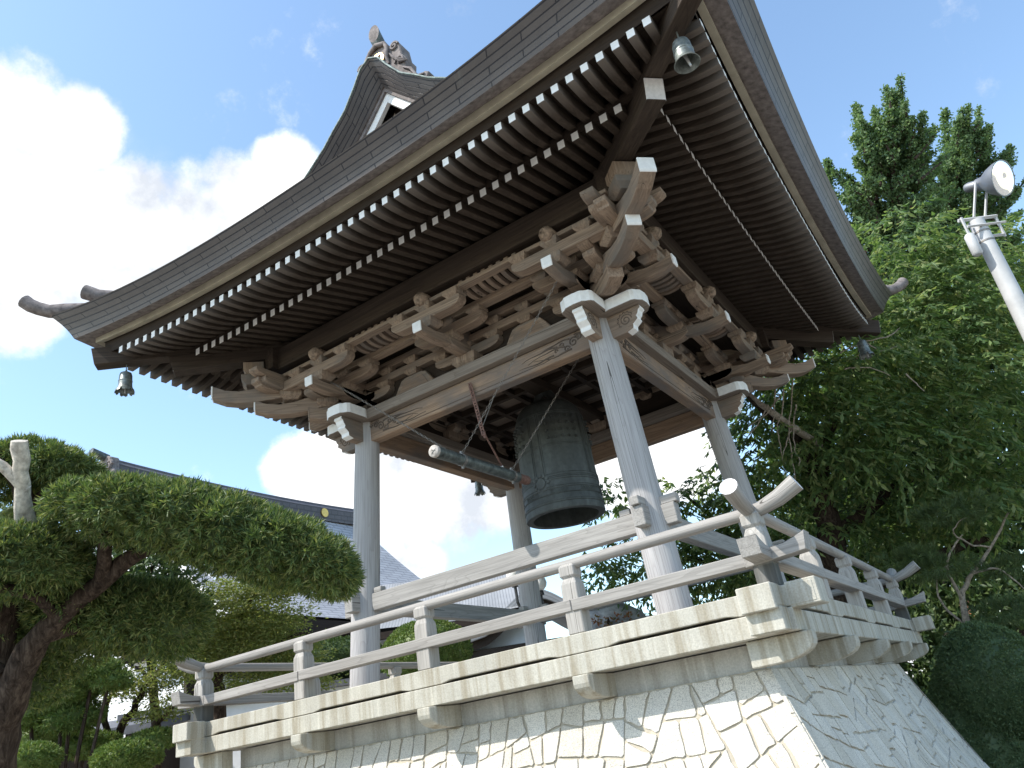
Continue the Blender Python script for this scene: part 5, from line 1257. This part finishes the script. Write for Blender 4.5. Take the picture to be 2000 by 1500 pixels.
# cherry tree at the right behind the tower
p = spot(1640, 1330, 12.0); cb = Vector((p.x, p.y, 0)); Q = lambda x, y, d: spot(x, y, d)
tree('cherry_tree', 'broad leafy tree with drooping leaves filling the right side behind the roof', 'tree', cb,
     [([cb, Q(1640, 1180, 12), Q(1625, 1050, 12), Q(1600, 950, 12), Q(1610, 850, 12.2), Q(1680, 700, 12.4), Q(1720, 560, 12.6)], [.26, .22, .20, .17, .13, .08, .04]),
      ([Q(1600, 950, 12), Q(1560, 860, 11.5), Q(1490, 800, 11.3), Q(1455, 765, 11.2)], [.10, .075, .055, .04]),
      ([Q(1625, 1050, 12), Q(1740, 960, 12.2), Q(1850, 880, 12.4)], [.13, .09, .05]), ([Q(1640, 1180, 12), Q(1800, 1100, 11.6), Q(1930, 1050, 11.4)], [.12, .08, .05]), ([Q(1640, 1180, 12), Q(1500, 1120, 12.6), Q(1330, 1090, 13)], [.10, .06, .03]),
      ([Q(1500, 1120, 12.6), Q(1400, 1020, 13), Q(1330, 960, 13)], [.06, .04, .02])],
     [(1660, 700, 12, 150, 100, 1.0), (1800, 640, 12.5, 160, 120, 1.1), (1760, 520, 13, 130, 100, 1.0), (1920, 560, 12.8, 130, 130, 1.0), (1900, 760, 12, 150, 130, 1.0), (1560, 760, 11.8, 120, 85, .8), (1620, 850, 11.6, 130, 85, .8), (1760, 860, 11.6, 140, 100, .9), (1930, 930, 11.4, 140, 120, .9), (1480, 880, 12.4, 70, 120, .8), (1520, 1010, 12.4, 110, 90, .8), (1660, 1010, 12.6, 130, 100, .9), (1800, 1040, 12.4, 120, 90, .9), (1440, 1080, 13, 120, 70, .8), (1300, 1090, 13.2, 120, 60, .7), (1210, 985, 13.4, 46, 48, .45), (1330, 985, 13.2, 60, 50, .5), (1420, 960, 12.8, 60, 60, .5), (1180, 1110, 13.2, 42, 30, .4), (1400, 1160, 13.2, 110, 45, .6)],
     'cherry', 12, 'droop', .145, .056, 21)
p = spot(1980, 1300, 17); b2 = Vector((p.x, p.y, 0))
tree('background_tree', 'dark mass of a broadleaf tree standing behind the drooping tree at right', 'tree', b2,
     [([b2, Q(1960, 1100, 17), Q(1900, 900, 17), Q(1880, 700, 17)], [.3, .26, .2, .1]), ([Q(1960, 1100, 17), Q(1750, 1000, 17), Q(1600, 930, 17)], [.18, .12, .06])],
     [(1620, 980, 16.5, 150, 130, 1.2), (1800, 980, 16.5, 170, 150, 1.3), (1980, 1000, 16.5, 170, 190, 1.3), (1700, 1130, 16, 130, 90, 1.0), (1880, 1190, 15, 150, 110, 1.0), (1680, 800, 17, 160, 120, 1.2), (1880, 780, 17, 190, 150, 1.3), (2000, 620, 17, 130, 120, 1.2), (1500, 1100, 16, 110, 80, 1), (1780, 1290, 14, 80, 140, .8), (1720, 1400, 13.5, 70, 130, .7)],
     'clip', 17, 'clump', .14, .085, 60)
# ginkgos: upright spires beyond
def ginkgo(label, tx, ty, d, spires):
    p = spot(tx, 900, d); b = Vector((p.x, p.y, 0)); root = thing('ginkgo_tree', label, 'tree', b, 'tall ginkgos beyond the tower')
    tr = MB(); limb(tr, [b, spot(tx, 900, d), spot(tx, 600, d), spot(tx, ty + 60, d)], [.35, .28, .18, .03], 9, .02); parts = []
    for (x0, y0, x1, y1, w) in spires:
        a_ = np.array(spot(x0, y0, d + rnd.uniform(-.8, .8))); e = np.array(spot(x1, y1, d + rnd.uniform(-.8, .8))); ln_ = np.linalg.norm(e - a_)
        limb(tr, [Vector(a_), Vector((a_ + e) / 2) + Vector((.08, 0, 0)), Vector(e)], [.05, .03, .01], 5)
        n = int(ln_ * 58 * (w / 9) ** .8); t = nrs.rand(n) ** .9; ww = w * d / FPX * ((1 - t) ** .8 * .95 + .06) 
        P = a_ + (e - a_) * t[:, None] + nrs.normal(size=(n, 3)) * ww[:, None] * .62
        k = 6; B = np.repeat(P, k, 0) + nrs.normal(size=(n * k, 3)) * .05; A = nrs.normal(size=(n * k, 3)); A[:, 2] += .2
        parts.append((B, A, 0.095 * (.7 + .6 * nrs.rand(n * k)), .08 * (.8 + .4 * nrs.rand(n * k))))
    B, A, l_, w_ = join(parts); leaves('crown', B, A, l_, w_, 'ginkgo', root); tr.build('trunk', 'bark', root, smooth=60, z=0)
def fan(cx, top, bot, wid, n, seed, w0):
    r = random.Random(seed); o = [(cx, bot, cx, top, w0 * 1.6), (cx + 4, bot, cx - 2, top + 60, w0 * 1.8)]
    for i in range(n):
        f = (i + r.random()) / n; f = f ** .85; y0 = lerp(top + 40, bot, f)
        for s in (-1, 1):
            u = wid * (.06 + .94 * f ** .8) * r.uniform(.55, 1.05); rise = r.uniform(.45, 1.15) * u + 22
            o.append((cx + s * u * .08, y0 + 20, cx + s * u, y0 + 20 - rise * (.9 - .45 * f), w0 * r.uniform(.6, 1.15)))
            if r.random() < .45: o.append((cx + s * u * .6, y0 - rise * .3, cx + s * u * 1.3, y0 + 10 - rise * 1.05, w0 * .5))
            if r.random() < .6: o.append((cx + s * u * .5, y0 - rise * .2, cx + s * u * .62 , y0 - rise * .2 - r.uniform(40, 75), w0 * .6))
    return o
ginkgo('tallest pointed ginkgo beside the upper right roof edge', 1745, 185, 24, fan(1748, 180, 680, 200, 44, 3, 9) + [(1690, 300, 1672, 205, 14), (1720, 290, 1708, 215, 13), (1790, 330, 1802, 222, 13), (1628, 520, 1616, 312, 16)])
ginkgo('second pointed ginkgo behind the floodlight at upper right', 1880, 215, 27, fan(1890, 208, 680, 180, 40, 5, 9) + [(1850, 300, 1846, 215, 14), (1950, 380, 1972, 285, 16), (1925, 320, 1932, 245, 13)])
# maples behind the left corner of the deck
p = spot(430, 1480, 10); mbp = Vector((p.x, p.y, 0))
tree('maple_tree', 'feathery yellow-green maple between the pruned evergreen and the left column', 'tree', mbp,
     [([mbp, Q(430, 1400, 10), Q(425, 1320, 10), Q(460, 1220, 10.2), Q(500, 1160, 10.2)], [.10, .085, .07, .05, .02]), ([Q(430, 1400, 10), Q(380, 1300, 9.9), Q(340, 1240, 9.8)], [.05, .035, .015]), ([Q(425, 1320, 10), Q(520, 1270, 10.2), Q(590, 1235, 10.3)], [.045, .03, .012])],
     [(470, 1165, 10.2, 85, 40, .6), (420, 1220, 10, 75, 40, .6), (530, 1215, 10.3, 75, 35, .6), (470, 1265, 10.1, 100, 36, .6), (560, 1280, 10.4, 75, 34, .5), (390, 1290, 9.8, 70, 34, .5), (540, 1150, 10.4, 55, 16, .4), (600, 1330, 10.6, 50, 28, .4), (500, 1330, 10.2, 70, 26, .4)],
     'maple', 10, 'flat', .05, .022, 150)
p = spot(235, 1560, 8.8); mb2 = Vector((p.x, p.y, 0))
tree('maple_tree', 'small layered maple with bare slanting stems left of the deck corner', 'tree', mb2,
     [([mb2, Q(225, 1470, 8.8), Q(260, 1390, 8.8), Q(290, 1330, 8.8), Q(330, 1285, 8.8)], [.05, .045, .04, .03, .012]), ([Q(225, 1470, 8.8), Q(205, 1390, 8.8), Q(235, 1330, 8.8)], [.04, .03, .015]), ([Q(225, 1480, 8.8), Q(300, 1420, 8.7), Q(345, 1370, 8.6)], [.035, .03, .016]), ([Q(290, 1330, 8.8), Q(260, 1300, 8.9), Q(215, 1290, 9)], [.025, .018, .01])],
     [(300, 1330, 8.8, 75, 18, .45), (260, 1350, 8.8, 60, 14, .4), (330, 1375, 8.7, 48, 22, .35), (350, 1300, 8.9, 50, 14, .4), (230, 1310, 9, 45, 14, .35), (300, 1395, 8.7, 45, 12, .3)],
     'maple', 8.8, 'flat', .04, .018, 110)
p = spot(330, 1500, 9.4); b5 = Vector((p.x, p.y, 0))
tree('garden_evergreen', 'dense dark evergreen filling the gap behind the cloud-pruned limb', 'tree', b5,
     [([b5, Q(300, 1350, 9.4), Q(270, 1200, 9.4), Q(300, 1100, 9.4)], [.06, .05, .04, .02])],
     [(300, 1110, 9.4, 90, 50, .6), (200, 1130, 9.4, 90, 60, .6), (340, 1190, 9.4, 70, 70, .6), (110, 1170, 9.4, 100, 90, .6), (250, 1230, 9.4, 110, 60, .6), (20, 1230, 9.4, 90, 100, .6)],
     'clip', 9.4, 'clump', .10, .03, 120)
# pine with bare twisting branches, lower right
p = spot(1900, 1420, 11.5); pb = Vector((p.x, p.y, 0))
tree('pine_tree', 'pine with pale twisting bare branches above the tall clipped shrub', 'pine tree', pb,
     [([pb, Q(1900, 1260, 10.8), Q(1880, 1170, 10.8), Q(1900, 1120, 10.8), Q(1935, 1070, 10.8), Q(1970, 1000, 10.8)], [.07, .055, .04, .03, .022, .012]), ([Q(1880, 1170, 10.8), Q(1850, 1110, 10.7), Q(1868, 1060, 10.7), Q(1880, 1045, 10.7)], [.024, .018, .012, .007]), ([Q(1900, 1120, 10.8), Q(1950, 1110, 10.6), Q(2000, 1150, 10.6)], [.018, .014, .008]), ([Q(1935, 1070, 10.8), Q(1890, 1060, 10.7), Q(1860, 1035, 10.6), Q(1890, 1010, 10.6)], [.015, .012, .009, .006]), ([Q(1900, 1230, 10.8), Q(1840, 1180, 10.9), Q(1830, 1120, 10.9), Q(1860, 1105, 10.9)], [.018, .014, .010, .006])],
     [(1860, 1000, 10.7, 75, 22, .5), (1830, 1110, 10.8, 70, 18, .45), (1970, 1190, 10.6, 70, 22, .45), (1960, 1110, 10.8, 55, 14, .35), (1780, 1090, 10.9, 55, 16, .4)],
     'pine', 10.8, 'tuft', .11, .008, 80, bark='twig')
p = spot(1200, 1300, 12.6); rb = Vector((p.x, p.y, 0))
tree('red_tinged_shrub', 'small reddening shrub in front of the grey rock behind the deck', 'shrub', rb, [([rb, Q(1195, 1250, 12.4), Q(1190, 1215, 12.4)], [.03, .02, .008])], [(1185, 1215, 12.4, 34, 15, .25), (1225, 1205, 12.4, 22, 10, .2), (1195, 1240, 12.4, 26, 10, .2)], 'redleaf', 12.4, 'clump', .06, .03, 40)
# dead hanging branch in front of the leafy tree
mb = MB()
for pts in ([(1550, 740), (1545, 790), (1540, 840), (1548, 900), (1556, 950)], [(1530, 760), (1527, 810), (1518, 830), (1522, 860), (1528, 900)], [(1556, 790), (1550, 830), (1553, 880), (1562, 895), (1560, 910)], [(1515, 760), (1512, 800), (1508, 845)], [(1545, 840), (1535, 870), (1528, 890)], [(1500, 790), (1480, 830), (1462, 850)], [(1525, 770), (1495, 810), (1460, 835)], [(1640, 690), (1690, 668), (1740, 655), (1758, 640)], [(1690, 668), (1720, 684), (1752, 676)], [(1650, 720), (1700, 718), (1740, 735)], [(1770, 730), (1790, 750), (1806, 764)]):
    limb(mb, [spot(x, y, 10.9) for x, y in pts], [.012] + [.009] * (len(pts) - 2) + [.004], 5, .01)
limb(mb, [spot(1458, 765, 11), spot(1500, 800, 11), spot(1555, 838, 11.1), spot(1600, 870, 11.6)], [.02, .045, .05, .06], 8, .005)
p = spot(1530, 800, 11); o = mb.build('bare_branch', 'twig', None, smooth=60, z=0, loc=(p.x, p.y, p.z)); tag(o, 'leafless pale twigs hanging from a sawn branch beside the right column', 'branch')
